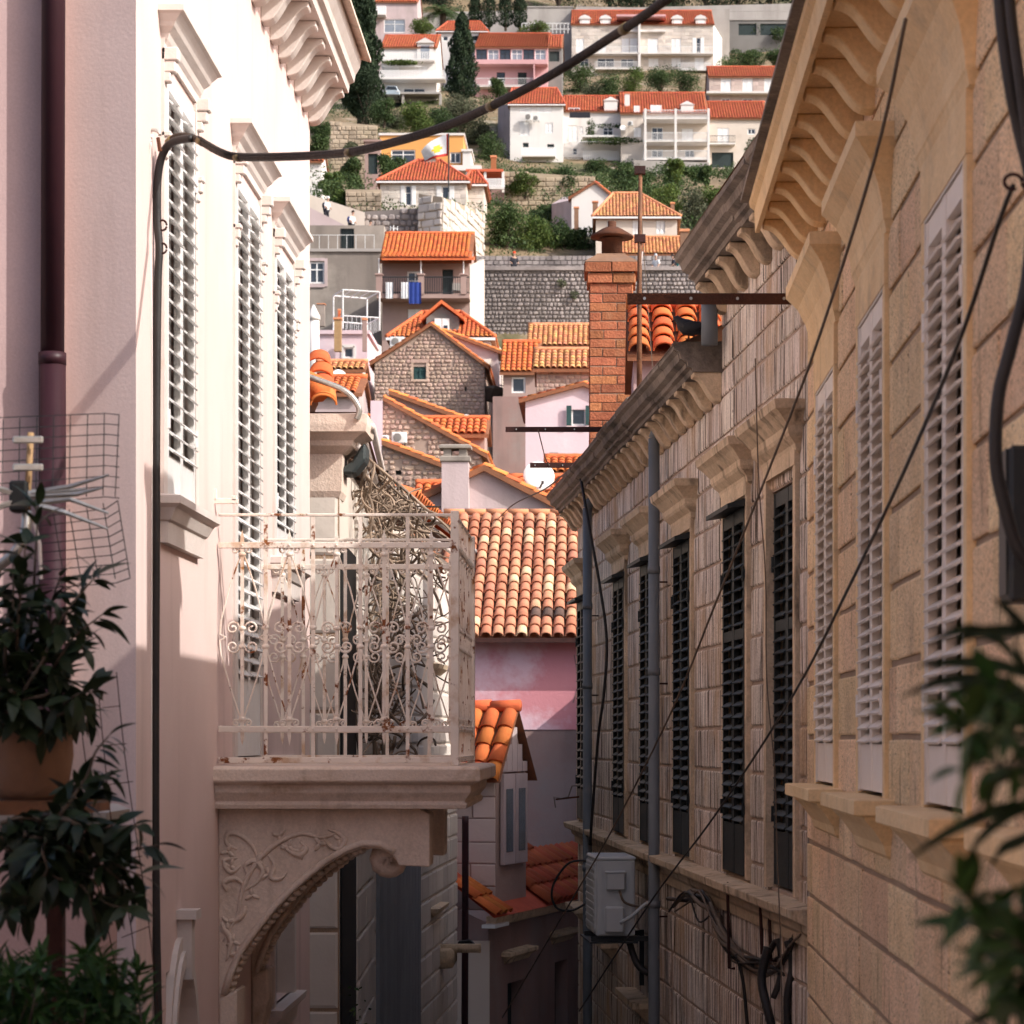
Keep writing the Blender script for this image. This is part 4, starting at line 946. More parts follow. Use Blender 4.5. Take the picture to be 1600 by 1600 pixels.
MB().mould(-1.2, .0, [(.0, 1.95), (.02, 2.0), (.03, 2.3), (.12, 2.36), (.13, 2.4), (.19, 2.44), (.24, 2.46), (.25, 2.52), (.25, 2.60), (.2, 2.61)], .4).build('cornice', 'balcony_stone', GS)
ev = [(.26, .1), (-.02, 4.6), (.3, 11.), (.42, 13.8)]
m = MB()
for dx, dz, r in ((.0, 2.54, .03), (-.07, 2.47, .025), (-.12, 2.38, .03)):
    m.tube([(x+dx, y, dz) for x, y in ev], r, 8)
m.build('gutter', 'white_trim', GS, True)
rf = MB(); rf.add([(-1.3, -.2, 2.62), (.2, -.2, 2.62), (-.05, 4.7, 2.55), (.3, 13.8, 2.45), (-3.5, 13.8, 4.2), (-2.2, 3, 3.6)], [(0, 1, 2, 5), (2, 3, 4, 5)]); rf = rf.build('roof', 'tile_bed', GS)
tile_objs(rf, 'tile_one', (-1.18, -.28, 2.64), (1, 0, 0), Vector((-.15, 1, .42)).normalized(), 1.2, 1.5, .24, .4, seg=9)
MB().tube([(-.15, -.22, 2.80), (-.4, .4, 2.98), (-.9, 1.3, 3.26)], .11, 10).build('hip_tile', 'tile_one', rf, True)
MB().tube([(-.28, -.1, 2.7), (-.7, .8, 3.0), (-1.2, 1.6, 3.3)], [.13, .14, .14], 8).build('mortar_bed', 'rubble_mortar', rf, True)
m = MB(); us = Vector((-1, .05, .45)).normalized()
tile_field(m, (.12, 6.5, 2.56), (.035, 1, 0), us, 7.2, 1.6, .24, .36, None, 6, lip=True); o = m.build('roof_tiles', 'tile_new', rf, True); o['kind'] = 'stuff'
m = MB().tube(catmull([(-.62, -.3, 3.02), (-.1, -.3, 2.85), (.1, -.3, 2.76), (.19, -.28, 2.64), (.17, -.27, 2.55)], 5), .025, 6); m.build('lightning_rod', 'alu', GS, True)
MB().prism([(0, 0), (.02, .05), (.1, .1), (.19, .25), (.22, .25), (.22, .12), (.12, 0)], -.02, .3, 'y').build('tarp', 'tarp', GS, bev=.02, loc=(-.01, .1, 2.15))
# dry vine
VN = thing('dry_vine', 'tangled leafless dry vine climbing the grey stone house', 'vine', at(600, 1500, 23.5))
o0 = at(600, 1500, 23.5); m = MB()
for i in range(400):
    x, y = R.gauss(604, 34), 760+430*R.random()**2.1
    if y < 860: x = 545+(y-720)*.75+abs(R.gauss(0, 30))*R.choice([-.5, 1])
    Y = R.uniform(21.5, 25.5); a = R.uniform(0, 6.28); pts = []
    l = R.uniform(18, 60); da = R.uniform(-.9, .9)
    for q in range(6):
        pts.append(at(x, y, Y)-o0); x += math.cos(a)*l/3; y += math.sin(a)*l/3*(1.1); a += da*.55+R.uniform(-.5, .5); Y += R.uniform(-.12, .12)
        x = min(max(x, 532), 545+max(0, y-690)*1.15, 708)
    m.tube(catmull(pts, 2), R.choice([.006, .008, .011, .016]), 4, False)
for i in range(9):
    x = R.uniform(545, 640); Y = R.uniform(22, 25); pts = []
    for q in range(8): pts.append(at(x, 1230-q*R.uniform(48, 60), Y)-o0); x += R.uniform(-16, 14)
    m.tube(catmull(pts, 3), [.02*(1-.028*j) for j in range(22)], 5, False)
m.build('branches', 'twig', VN, True)
p = at(542, 1600, 24.2)
cable('black drainpipe standing in the gap behind the balcony', [(549, 760, 23.8), (549, 1000, 23.8), (549, 1640, 23.8)], .055, 'metal_dark', 10, name='downpipe', cat='pipe')
cable('plum downpipe at the end of the grey stone house', [(727, 1275, 32.5), (727, 1400, 32.5), (726, 1640, 32.5)], .045, 'plum_pipe', 10, name='downpipe', cat='pipe')
FL = thing('flood_light', 'small black floodlight under the plum downpipe', 'lamp', at(728, 1478, 32))
MB().prism([(-.12, -.04), (.1, -.07), (.14, .0), (.05, .08), (-.1, .06)], -.05, .1, 'y').build('lamp_body', 'black', FL, bev=.01); MB().tube([(-.1, 0, 0), (-.35, 0, -.05)], .02, 6).build('lamp_arm', 'black', FL)
SP = thing('stone_spout', 'stone corbel jutting from the grey stone house', 'corbel', at(690, 1500, 31.8))
MB().lathe([(.14, -.1), (.2, .0), (.2, .12), (.16, .16)], (0, 0, 0), 10).box(-.15, .5, -.1, .1, .1, .2).build('corbel', 'grey_trim', SP, True)
for (x, y, Y, s, lab) in ((520, 1560, 21, 55, 'small green weed growing at the foot of the stone house'),):
    e = thing('weed', lab, 'plant', at(x, 1640, Y)); m = MB(); k = Y/F
    for q in range(160): leaf(m, Vector((R.gauss(10, 22)*k, R.uniform(-.1, .1), R.uniform(0, 100)*k)), .06)
    m.build('leaves', 'leaf_mid', e)

# ================================================================== house with dormer low in the alley
AL = Vector((.27, .963)); RZ = math.atan2(AL.y, AL.x); p = at(763, 1437, 35.6)
LH = thing('alley_house', 'low stone house with a roof dormer at the end of the alley', 'house', (p.x, p.y, 0), RZ, zo=CZ)
ez = (PY-1437)*35.6/F
lops = [(.9, 1.7, -5, -3.6), (3.3, 4.0, -6, -3.5), (5, 5.8, -6, -3.5), (6.6, 7.4, -6, -3.4)]
mb = MB(); wall_panel(mb, 0, 10, -7, ez-.05, lops, .25); mb.quad((0, 0, -7), (0, 3, -7), (0, 3, ez+1.2), (0, 0, ez-.05)); lw = mb.build('wall', 'plaster_mauve', LH)
for a, b, c, dd in lops:
    B(a, b, .2, .22, c, dd).build('door', 'door_dark', LH)
    MB().mould(a-.15, b+.15, [(.02, dd+.3), (.05, dd+.35), (.14, dd+.42), (.14, dd+.47), (0, dd+.5)], .02).build('door_hood', 'grey_trim', LH)
stone_skin(lw, -.9, 0, -7, ez-.3, [], .35, .45, 'rubble', .03, M=Matrix.Rotation(rad(-90), 4, 'Z') @ Matrix.Translation((0, 0, 0)), y=-.02, ch=.03)
m = MB(); m.M = Matrix.Rotation(rad(-RZ*57.2958-2), 4, 'Z')
m.box(-.5, .02, -.06, .0, -7, ez-.3); m.build('lit_end_wall', 'plaster_warm', LH)  # paler plaster than the facade, sunlight put into the end wall's colour
MB().prism([(.0, ez-.12), (-.12, ez-.08), (-.16, ez), (-.16, ez+.05), (0, ez+.05)], -.1, 10, 'x').build('gutter', 'grey_trim', LH)
MB().box(-.3, .35, -.2, .0, ez-.1, ez-.05).build('lit_gutter', 'white_paint', LH)  # white paint makes the near piece of gutter look sunlit
rs = .75
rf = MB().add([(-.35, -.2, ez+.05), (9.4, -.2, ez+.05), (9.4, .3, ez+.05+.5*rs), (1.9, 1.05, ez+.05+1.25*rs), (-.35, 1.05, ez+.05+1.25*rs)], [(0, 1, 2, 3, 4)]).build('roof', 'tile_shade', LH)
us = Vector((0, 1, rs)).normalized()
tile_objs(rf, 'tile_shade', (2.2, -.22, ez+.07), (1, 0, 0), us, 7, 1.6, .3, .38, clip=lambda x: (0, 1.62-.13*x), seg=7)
tile_objs(rf, 'tile_one', (-.38, -.22, ez+.07), (1, 0, 0), us, .7, .8, .235, .38, seg=7)
dm = MB(); dx0, dx1, dz = .42, 1.86, ez+2.05
dm.box(dx0, dx1, .02, 2.6, ez+.1, dz); dm.add([(dx0, .02, dz), (dx1, .02, dz), ((dx0+dx1)/2, .02, dz+.95)], [(0, 1, 2)])
dormer = dm.build('dormer', 'plaster_brown', LH)
stone_skin(dormer, -2.5, -.02, ez+.1, dz, [], .33, .6, 'ashlar_pink', .02, M=Matrix.Translation((dx0, 0, 0)) @ Matrix.Rotation(rad(-90), 4, 'Z'), y=-.015)
for q in (0, 1):
    a = dx0+.14+q*.6; f = MB().box(a, a+.56, -.05, .0, dz-1.3, dz+.02).build('window_frame', 'plaster_lilac', dormer)
    B(a+.12, a+.44, -.056, -.052, dz-1.12, dz-.2).build('pane', 'glass', f)
for q in range(5): B(dx0+.12+q*.25, dx0+.35+q*.25, -.03, .0, dz+.05, dz+.2+.25*(2-abs(q-2))).build('gable_board', 'plaster_lilac', dormer)
cxd = (dx0+dx1)/2
for sgn in (-1, 1):
    E = cxd+sgn*.92; us = Vector((-sgn*.92, 0, 1.02)).normalized()
    r_ = MB().add([(E, -.1, dz-.1), (E, 2.6, dz-.1), (cxd, 2.6, dz+.95), (cxd, -.1, dz+.95)], [(0, 1, 2, 3)]).build('dormer_roof', 'tile_bed', LH)
    if sgn < 0: tile_objs(r_, 'tile_one', (E-.03, 2.5, dz-.1), (0, -1, 0), us, 2.6, 1.4, .26, .34, seg=8)
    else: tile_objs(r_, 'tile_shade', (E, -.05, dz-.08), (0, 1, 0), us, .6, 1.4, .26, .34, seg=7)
for q in range(6): MB().tube([(cxd, -.12+q*.45, dz+1.02), (cxd, .36+q*.45, dz+1.0)], .09, 8).build('ridge_tile', 'tile_one', dormer, True)
# ================================================================== pink house with the mottled barrel tile roof
p = at(640, 1600, 44.3)
PK = thing('pink_house', 'deep pink plastered house with mottled terracotta and cream tile roof', 'house', (p.x, p.y, 0), 0, zo=CZ)
zt, zp = (PY-988)*44.3/F, (PY-1140)*44.3/F
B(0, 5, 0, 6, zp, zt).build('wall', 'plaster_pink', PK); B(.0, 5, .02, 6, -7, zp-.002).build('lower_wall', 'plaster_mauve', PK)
MB().tube(catmull([(2.92, -.004, zt-.4), (2.97, -.004, zt-.7), (2.98, -.004, zt-1.0), (2.9, -.004, zt-1.25)], 4), .012, 4).build('crack', 'plaster_mauve', PK)
rf = MB().prism([(-.35, zt-.12), (4.9, zt+2.5), (4.9, zt+2.44), (-.35, zt-.18)], -.3, 5.3, 'x').build('roof', 'tile_bed', PK)
us = Vector((0, 2, 1)).normalized()
sm = {(c, 2) for c in range(7, 14)}
tile_objs(rf, 'tile_mix', (.4, -.42, zt-.11), (1, 0, 0), us, 3.4, 5.9, .214, .385, seg=8, pick=lambda i, r: 'tile_dark' if (i, r) in sm and R.random() < .8 else None)
MB().box(-.3, 5.3, -.5, -.38, zt-.2, zt-.12).build('gutter', 'rust_dark', rf)
for q in range(9): MB().tube([(.3+q*.42, 4.92, zt+2.58), (.75+q*.42, 4.92, zt+2.57)], .07, 8).build('ridge_tile', 'tile_pale', rf, True)

# house on the right beyond the black shuttered one (only its shade shows)
RH = thing('stone_house', 'plain stone house hidden behind the black shuttered house', 'house', (.62, 29.6, 0), 0, zo=CZ)
B(0, 6, 0, 14.4, -7, 1.4).build('wall', 'grey_stone', RH)
MB().prism([(-.12, 1.4), (3, 2.9), (6.2, 1.4), (6.2, 1.5), (3, 3.0), (-.12, 1.5)], 0, 14.4, 'y').build('roof', 'tile_bed', RH)
# ------------------------------------------------------------------ small household fittings
def dish(label, px, py, rpx, Y, rz=0, tilt=25):
    e = thing('satellite_dish', label, 'dish', at(px, py, Y), rz, 'satellite dishes on the roofs')
    r = rpx*Y/F; m = MB(); m.M = Matrix.Rotation(rad(90-tilt), 4, 'X')
    n = 20; pr = [(r*i/5, .22*r*(i/5)**2) for i in range(1, 6)]+[(r*.985, .22*r+.03), (r*.5, .08*r+.02)]
    m.lathe(pr, (0, 0, -.22*r), n); m.build('reflector', 'ac_white', e, True)
    MB().tube([(0, -.05, -r*.85), (.1*r, -r*.55, -r*.5)], .025, 5).build('feed_arm', 'metal_dark', e)
    MB().box(.05*r, .2*r, -r*.65, -r*.5, -r*.55, -r*.35).build('feed_horn', 'metal_dark', e)
    MB().tube([(0, .1, 0), (0, .2, -r*1.5)], .035, 6).build('mast', 'alu', e)
def split_ac(label, px0, px1, py0, py1, Y):
    k = Y/F; e = thing('air_conditioner', label, 'air conditioner', at(px0, py1, Y-.35), 0, 'white air conditioners on far walls')
    w, h = (px1-px0)*k, (py1-py0)*k
    MB().box(0, w, 0, .3, 0, h).build('casing', 'ac_white', e, bev=.02)
    m = MB(); m.M = Matrix.Translation((w*.38, -.01, h*.5)) @ Matrix.Rotation(rad(90), 4, 'X'); m.lathe([(h*.38, -.02), (h*.38, .02), (h*.1, .03)], (0, 0, 0), 14); m.build('fan_grille', 'concrete_dark', e)
    B(w*.1, w*.15, .1, .36, -.1, 0).build('support_arm', 'metal_dark', e); B(w*.85, w*.9, .1, .36, -.1, 0).build('support_arm', 'metal_dark', e)
def chimney(label, px0, px1, py0, py1, Y, mat='brick', cap='tile_pale'):
    k = Y/F; e = thing('chimney', label, 'chimney', at(px0, py1, Y), 0, 'chimneys on the far roofs'); w, h = (px1-px0)*k, (py1-py0)*k
    B(0, w, 0, w, -.8, h).build('chimney_stack', mat, e); MB().mould(0, w, [(0, h*.86), (w*.12, h*.88), (w*.12, h), (0, h*1.02)], w, 0, True).build('chimney_cap', cap, e)
def gable_front(label, pts, Y, dep, wall, roofmat='tile_new', wins=(), skin=None, sh='white_paint', ov=.2, name='house', rtiles=True, thick=.14):
    # house whose gable faces the camera; pts = (left x, base y, left eave y, apex x, apex y, right x, right eave y)
    x0, yb, ye0, xa, ya, x1, ye1 = pts; k = Y/F
    e = thing(name, label, 'house', at(x0, yb, Y))
    def L(px, py): return (px-x0)*k, (yb-py)*k
    P = [L(x0, yb), L(x1, yb), L(x1, ye1), L(xa, ya), L(x0, ye0)]
    m = MB(); ops = openings(wins, L)
    zt = min(P[2][1], P[4][1])
    wall_panel(m, 0, P[1][0], 0, zt, ops, .22)
    m.add([(0, 0, zt), (P[1][0], 0, zt)]+[(u, 0, v) for u, v in P[2:]], [(0, 1, 2, 3, 4)])
    for u, z in ((0, P[4][1]), (P[1][0], P[2][1])): m.quad((u, 0, 0), (u, dep, 0), (u, dep, z), (u, 0, z))
    w = m.build('wall', wall, e)
    if skin:
        def inside(u, v):
            z = P[4][1]+(P[3][1]-P[4][1])*u/max(.01, P[3][0]) if u < P[3][0] else P[3][1]+(P[2][1]-P[3][1])*(u-P[3][0])/max(.01, P[1][0]-P[3][0])
            return v < z-skin[1]*.5
        stone_skin(w, 0, P[1][0], 0, P[3][1], ops, skin[1], skin[2], skin[0], skin[1]*.16, y=-.02, clip=inside, ch=skin[1]*.16, j=skin[1]*.09, pr=skin[1]*.2)
    for A, Bq in ((P[4], P[3]), (P[3], P[2])):
        d = Vector((Bq[0]-A[0], 0, Bq[1]-A[1]))
        if d.length < .1: continue
        s = 1 if A == P[4] else -1
        a = Vector((A[0], -ov, A[1])); b = Vector((Bq[0], -ov, Bq[1]))
        if s > 0: a = a-d.normalized()*.25
        else: b = b+d.normalized()*.25
        up = Vector((0, 0, thick)); q = Vector((0, dep+ov, 0))
        r = MB().add([a, b, b+up, a+up, a+q, b+q, b+q+up, a+q+up], [(0, 1, 2, 3), (4, 7, 6, 5), (0, 4, 5, 1), (1, 5, 6, 2), (2, 6, 7, 3), (3, 7, 4, 0)]).build('roof', 'tile_bed', e)
        if rtiles:
            mm = MB(); lo, hi = (a, b) if s > 0 else (b, a); us = (hi-lo).normalized()
            if s > 0: tile_field(mm, lo+up+q, (0, -1, 0), us, dep+ov, (hi-lo).length, .24, .36, None, 5, lip=True)
            else: tile_field(mm, lo+up, (0, 1, 0), us, dep+ov, (hi-lo).length, .24, .36, None, 5, lip=True)
            o = mm.build('roof_tiles', roofmat, r, True); o['kind'] = 'stuff'
    for (aa, bb, c, d, kd) in wins:
        u0, z1 = L(aa, bb); u1, z0 = L(c, d); far_window(e, u0, u1, z0, z1, kd, sh)
    return e, L, k
def block(label, poly, tops, zb, wall, name='wall', cat='wall', cap=None, skin=None, group=None):
    # free footprint: poly = [(px, Y)], tops = py for each vertex
    P = [at(px, t, Y) for (px, Y), t in zip(poly, tops)]; o0 = Vector((P[0].x, P[0].y, zb))
    e = thing(name, label, cat, o0, 0, group); n = len(P); m = MB()
    for i in range(n):
        a, b = P[i]-o0, P[(i+1) % n]-o0
        m.quad((a.x, a.y, 0), (b.x, b.y, 0), b, a)
    m.add([p-o0 for p in P], [tuple(range(n))]); m.build('masonry', wall, e)
    if skin:
        for i in skin[3]:
            a, b = P[i]-o0, P[(i+1) % n]-o0; d = Vector((b.x-a.x, b.y-a.y, 0)); Ln = d.length
            M_ = Matrix.Translation((a.x, a.y, 0)) @ Matrix.Rotation(math.atan2(d.y, d.x), 4, 'Z')
            stone_skin(e, 0, Ln, max(0, min(a.z, b.z)-skin[4]), max(a.z, b.z), [], skin[1], skin[2], skin[0], skin[1]*.12, y=-.04, M=M_, clip=lambda u, v: v < a.z+(b.z-a.z)*u/Ln-skin[1]*.3, ch=skin[1]*.14, j=skin[1]*.07, pr=skin[1]*.22)
    return e
# ================================================================== lilac gable house and chimney (about 58 m)
G3, L3, k3 = gable_front('lilac plastered gable house with sunlit wall behind the mottled roof', (625, 900, 800, 757, 737, 905, 815), 58, 6, 'plaster_lilac')
c = thing('chimney', 'wide plastered chimney with slotted cap on the lilac gable', 'chimney', at(690, 830, 57.6)); kk = 57.6/F
B(0, 42*kk, 0, .5, 0, 118*kk).build('chimney_stack', 'plaster_lilac', c)
MB().mould(0, 42*kk, [(0, 108*kk), (.04, 110*kk), (.04, 116*kk), (0, 118*kk)], .5, 0, True).box(.04, .22, .02, .48, 118*kk, 129*kk).box(42*kk-.22, 42*kk-.04, .02, .48, 118*kk, 129*kk).mould(0, 42*kk, [(.03, 129*kk), (.06, 130*kk), (.06, 134*kk), (0, 136*kk)], .5, 0, True).build('chimney_cap', 'plaster_grey', c)
dish('large white satellite dish above the tiled roof in the centre', 842, 744, 25, 60, rad(12), 18)
dish('grey satellite dish half hidden behind the lilac gable', 776, 758, 22, 64, rad(25), 15)
house('low house with orange tiled roof beside the satellite dish', 800, 930, 880, 782, 61, 'plaster_lilac', ('g', 757, 'tile_new'), tan=.35)
dish('small pale satellite dish on the pink roof terrace', 530, 588, 12, 98, rad(20)); dish('small pale satellite dish behind the tile strip', 728, 658, 11, 106, rad(-5), 12)
# ruined stone houses, one above another
gable_front('brown rubble house with sloping tile edge and arched vents', (596, 860, 697, 597, 696, 700, 735), 76, 5, 'rubble_mortar', skin=('rubble', .2, .28), wins=[(601, 728, 607, 741, 'd'), (618, 724, 627, 742, 'd'), (668, 752, 676, 762, 'd')])
gable_front('rubble house with two air conditioners and a wooden shutter', (597, 820, 629, 599, 627, 752, 712), 84, 6, 'rubble_mortar', skin=('rubble', .21, .29), wins=[(649, 686, 668, 708, 's')], sh='plaster_lilac')
block('white plastered chimney wall beside the rubble house', [(579, 83), (598, 83), (598, 85), (579, 85)], [626, 626, 626, 626], tz(83), 'plaster_palepink')
split_ac('white air conditioner on the rubble house', 612, 635, 675, 692, 83.8); split_ac('small white air conditioner at the left of the rubble house', 597, 607, 680, 693, 83.8)
gable_front('brown plastered lean-to house with a long tile edge', (606, 800, 618, 608, 617, 714, 655), 92, 6, 'plaster_brown')
house('low house with a short strip of barrel tiles below the stone gable', 660, 757, 800, 680, 88, 'plaster_brown', ('g', 661, 'tile_new'), tan=.5)
house('small tiled lean-to beneath the arched vents', 654, 690, 860, 783, 70, 'plaster_grey', ('g', 764, 'tile_new'), tan=.5)
# ================================================================== stone gable house (about 115 m)
g, L, k = gable_front('rubble stone gable house with dark green shutters in the centre', (585, 760, 568, 674, 510, 757, 573), 115, 10, 'rubble_mortar', skin=('rubble', .22, .29), wins=[(646, 567, 666, 593, 'k'), (706, 566, 709, 572, 'd'), (726, 604, 729, 611, 'd')])
a, z = L(646, 567); b, z0 = L(666, 593)
MB().box(a-.12, b+.12, -.06, .02, z, z+.16).box(a-.12, a, -.05, .02, z0, z).box(b, b+.12, -.05, .02, z0, z).box(a-.12, b+.12, -.08, .02, z0-.1, z0).build('window_surround', 'rubble', g)
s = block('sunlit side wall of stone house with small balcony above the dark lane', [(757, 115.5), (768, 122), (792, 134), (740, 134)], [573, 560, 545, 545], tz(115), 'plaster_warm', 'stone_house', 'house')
p = at(757, 606, 116)
bal = thing('balcony', 'small stone balcony with pale rail high over the dark lane', 'balcony', p, rad(64))
MB().mould(.3, 4.0, [(.2, -.55), (.5, -.25), (.75, -.1), (.8, 0)], .2).build('floor_slab', 'concrete_dark', bal); railing(bal, .1, 4.2, 0, -.75, 1.2, 'metal_white', 14, False)
# house with dormer behind
h6, L, k = house('mauve house with orange tiled roof and dark dormer behind the stone gable', 612, 766, 640, 524, 130, 'plaster_lilac', ('h', 489, 'tile_new', 660, 720), tan=.55)
zr = L(0, 522)[1]
dmr = MB(); xa, xb = L(665, 0)[0], L(716, 0)[0]; za = L(0, 494)[1]; zt_ = L(0, 475)[1]; xm = L(689, 0)[0]
dmr.box(xa, xb, .6, 5, zr, za); dmr.add([(xa, .6, za), (xb, .6, za), (xm, .6, zt_)], [(0, 1, 2)]); dmr = dmr.build('dormer', 'concrete_dark', h6)
for q in (0, 1):
    a, b = L(678+q*12, 0)[0], L(689+q*12, 0)[0]; f = B(a, b, .5, .6, L(0, 519)[1], L(0, 495)[1]).build('window_frame', 'white_paint', dmr)
    B(a+.08, b-.08, .48, .5, L(0, 517)[1], L(0, 506)[1]).build('pane', 'glass' if q else 'glass_pale', f)
for A, Bq in (((xa-.25, za-.15), (xm, zt_+.1)), ((xm, zt_+.1), (xb+.3, za-.15))): MB().prism([A, Bq, (Bq[0], Bq[1]+.18), (A[0], A[1]+.18)], .3, 5, 'y').build('dormer_roof', 'tile_new', h6)
split_ac('white air conditioner left of the mauve house', 609, 631, 526, 541, 129); split_ac('second white air conditioner under the left one', 609, 630, 542, 556, 129); split_ac('white air conditioner right of the stone gable', 740, 758, 548, 561, 124)
gable_front('mauve lean-to with a thin tile edge right of the stone gable', (690, 700, 521, 692, 520, 778, 552), 122, 4, 'plaster_lilac')
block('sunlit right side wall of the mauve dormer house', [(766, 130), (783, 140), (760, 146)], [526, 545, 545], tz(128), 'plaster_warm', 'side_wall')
# terracotta balcony house (about 142 m)
b7, L, k = house('rose house with orange barrel tile roof and laundry on its balcony', 597, 733, 640, 409, 142, 'plaster_brown', ('g', 369, 'tile_new'), [(636, 424, 662, 465, 'g'), (691, 421, 708, 465, 'd'), (637, 483, 660, 511, 's')], tan=.6)
z = L(0, 466)[1]
bb = railing(b7, L(592, 0)[0], L(735, 0)[0], z, -1.3, 1.0, 'metal_dark', 40, True, .03, smat='plaster_brown', t=.22)
for px in (595, 660, 726):
    x = L(px, 0)[0]; MB().box(x-.15, x+.18, -1.36, -1.06, z, z+1.05).mould(x-.15, x+.18, [(0, z+1.05), (.06, z+1.07), (.06, z+1.15), (0, z+1.17)], -1.06, -1.36, True).build('pillar', 'plaster_brown', bb)
    MB().tube([(x, -1.2, z+1.1), (x, -1.2, L(0, 410)[1])], .04, 6).build('post', 'white_paint', bb)
MB().prism([(-1.5, L(0, 411)[1]), (0, L(0, 409)[1]+.3), (0, L(0, 409)[1]+.1), (-1.5, L(0, 411)[1]-.12)], L(600, 0)[0], L(742, 0)[0], 'x').build('porch_roof', 'tile_new', b7)
m = MB(); tile_field(m, (L(600, 0)[0], -1.55, L(0, 411)[1]+.04), (1, 0, 0), Vector((0, 1.5, .55)).normalized(), 142*k, 1.6, .24, .36, None, 5, lip=True); o = m.build('roof_tiles', 'tile_new', b7, True); o['kind'] = 'stuff'
x = L(667, 0)[0]; MB().box(x, x+.6, 1.5, 2.2, L(0, 392)[1], L(0, 385)[1]).build('skylight', 'concrete_dark', b7)
for i, (x0, x1, mt, n_) in enumerate(((603, 614, 'cloth_white', 'white towel on the left end of the balcony rail'), (627, 639, 'cloth_white', 'white towel beside the blue cloth on the balcony rail'), (639, 658, 'cloth_blue', 'blue cloth hanging on the balcony rail'))):
    m = MB(); n = 8; w = (x1-x0)*k; vs = [(w*j/n, .04*math.sin(j*2.1), -q*.3-(.03*(j % 2) if q else 0)) for q in range(4 + (i == 2)) for j in range(n+1)]
    fs = [(r*(n+1)+j, r*(n+1)+j+1, (r+1)*(n+1)+j+1, (r+1)*(n+1)+j) for r in range(3 + (i == 2)) for j in range(n)]
    m.add(vs, fs); o = m.build('towel', mt, None, True, loc=at(x0, 441, 142-1.42)); tag(o, n_, 'towel', 'laundry on the balcony')
ch = thing('garden_chair', 'grey plastic chair on the rose house balcony', 'chair', at(706, 466, 141.2))
MB().box(0, .5, 0, .5, .42, .47).build('seat', 'concrete', ch); MB().box(0, .5, .45, .5, .47, .95).build('backrest', 'concrete', ch)
for q in range(4): B(.45*(q % 2), .45*(q % 2)+.05, .45*(q//2), .45*(q//2)+.05, 0, .42).build('leg', 'concrete', ch)
block('sunlit right side wall of the rose balcony house', [(734, 142), (757, 151), (750, 156)], [415, 405, 405], tz(140), 'plaster_warm', 'side_wall')
# grey terrace house at left
h8, L, k = house('grey rendered terrace house with a stone framed window at left', 470, 594, 600, 394, 150, 'plaster_grey', ('f', 0, 'concrete'), [(483, 409, 507, 443, 'g')], dep=6)
a, z1 = L(483, 408); b, z0 = L(507, 444); MB().box(a-.15, a, -.05, .02, z0-.15, z1+.15).box(b, b+.18, -.05, .02, z0-.15, z1+.15).box(a, b, -.05, .02, z1, z1+.18).box(a, b, -.08, .02, z0-.2, z0).build('window_surround', 'plaster_lilac', h8)
m = MB(); zz = L(0, 393)[1]
for i in range(9): m.box(i*.55, i*.55+.03, -.05, -.02, zz, zz+1)
m.box(0, 4.4, -.05, -.02, zz+.97, zz+1); m.build('railing', 'metal_white', h8)
h8b, L, k = house('upper grey wall with a barred dark doorway on the terrace', 470, 600, 400, 352, 156, 'plaster_grey', None, [(533, 357, 553, 390, 'd')], dep=4)
m = MB(); a, z1 = L(533, 357); b, z0 = L(553, 390)
for i in range(6): m.box(a+(b-a)*i/5-.015, a+(b-a)*i/5+.015, -.03, 0, z0, z1)
m.build('door_bars', 'metal_dark', h8b)
st = block('sloping stair parapet where people climb towards the wall', [(480, 160), (612, 160), (612, 161), (480, 161)], [322, 389, 389, 322], 29, 'plaster_lilac', 'stair_wall')
block('grey stair wall with sunlit top behind the climbing people', [(478, 163), (570, 163), (570, 166), (478, 166)], [302, 332, 332, 302], 29, 'plaster_warm', 'stair_wall')
block('dark retaining wall left of the stone bastion', [(560, 166), (660, 166), (660, 170), (560, 170)], [331, 325, 325, 331], 30, 'wall_joint', skin=('wall_stone', .4, .6, [0], 9))
block('stone bastion corner with a sunlit right face', [(654, 164), (691, 163), (756, 176), (730, 190)], [303, 308, 333, 326], 28, 'terrace_stone', 'bastion', 'wall', skin=('ashlar_far', .5, .8, [0, 1], 14))
# pergola frame, small pink house, tower
pk, L, k = house('small pale pink house with one square window at left', 476, 574, 680, 523, 118, 'plaster_palepink', ('f', 0, 'plaster_palepink'), [(537, 543, 552, 559, 'g')], dep=5)
a, z1 = L(535, 541); b, z0 = L(554, 561); MB().box(a-.05, a+.06, -.04, .02, z0, z1).box(b-.06, b+.06, -.04, .02, z0, z1).box(a, b, -.04, .02, z1-.06, z1+.08).box(a, b, -.07, .02, z0-.06, z0+.06).build('window_surround', 'plaster_white', pk)
block('white sunlit side wall of the small pink house', [(573, 118), (596, 125), (585, 128)], [528, 541, 541], tz(116), 'plaster_white', 'side_wall')
t = thing('chimney_tower', 'white plaster turret with a conical cap at the left', 'tower', at(490, 640, 112)); kk = 112/F
MB().lathe([(9*kk, 0), (9*kk, 140*kk)], (0, 0, 0), 14).build('shaft', 'plaster_white', t, True); MB().lathe([(11*kk, 140*kk), (10*kk, 146*kk), (1*kk, 164*kk)], (0, 0, 0), 14).build('conical_cap', 'plaster_white', t, True)
chimney('small brown chimney behind the pink house', 522, 533, 496, 522, 117, 'wood'); chimney('dark little chimney under the pergola', 566, 573, 497, 522, 117, 'plaster_brown'); chimney('slim red chimney on the grey terrace house roof', 528, 532, 483, 503, 121, 'tile_new'); chimney('squat plaster chimney at the far left', 496, 507, 474, 484, 124, 'plaster_grey')
pg = thing('pergola', 'white metal pergola frame over the roof terrace', 'pergola', at(521, 522, 120)); kk = 120/F
F8 = [(0, 0), (20*kk, -1.6), (75*kk, -1.0), (50*kk, .8)]
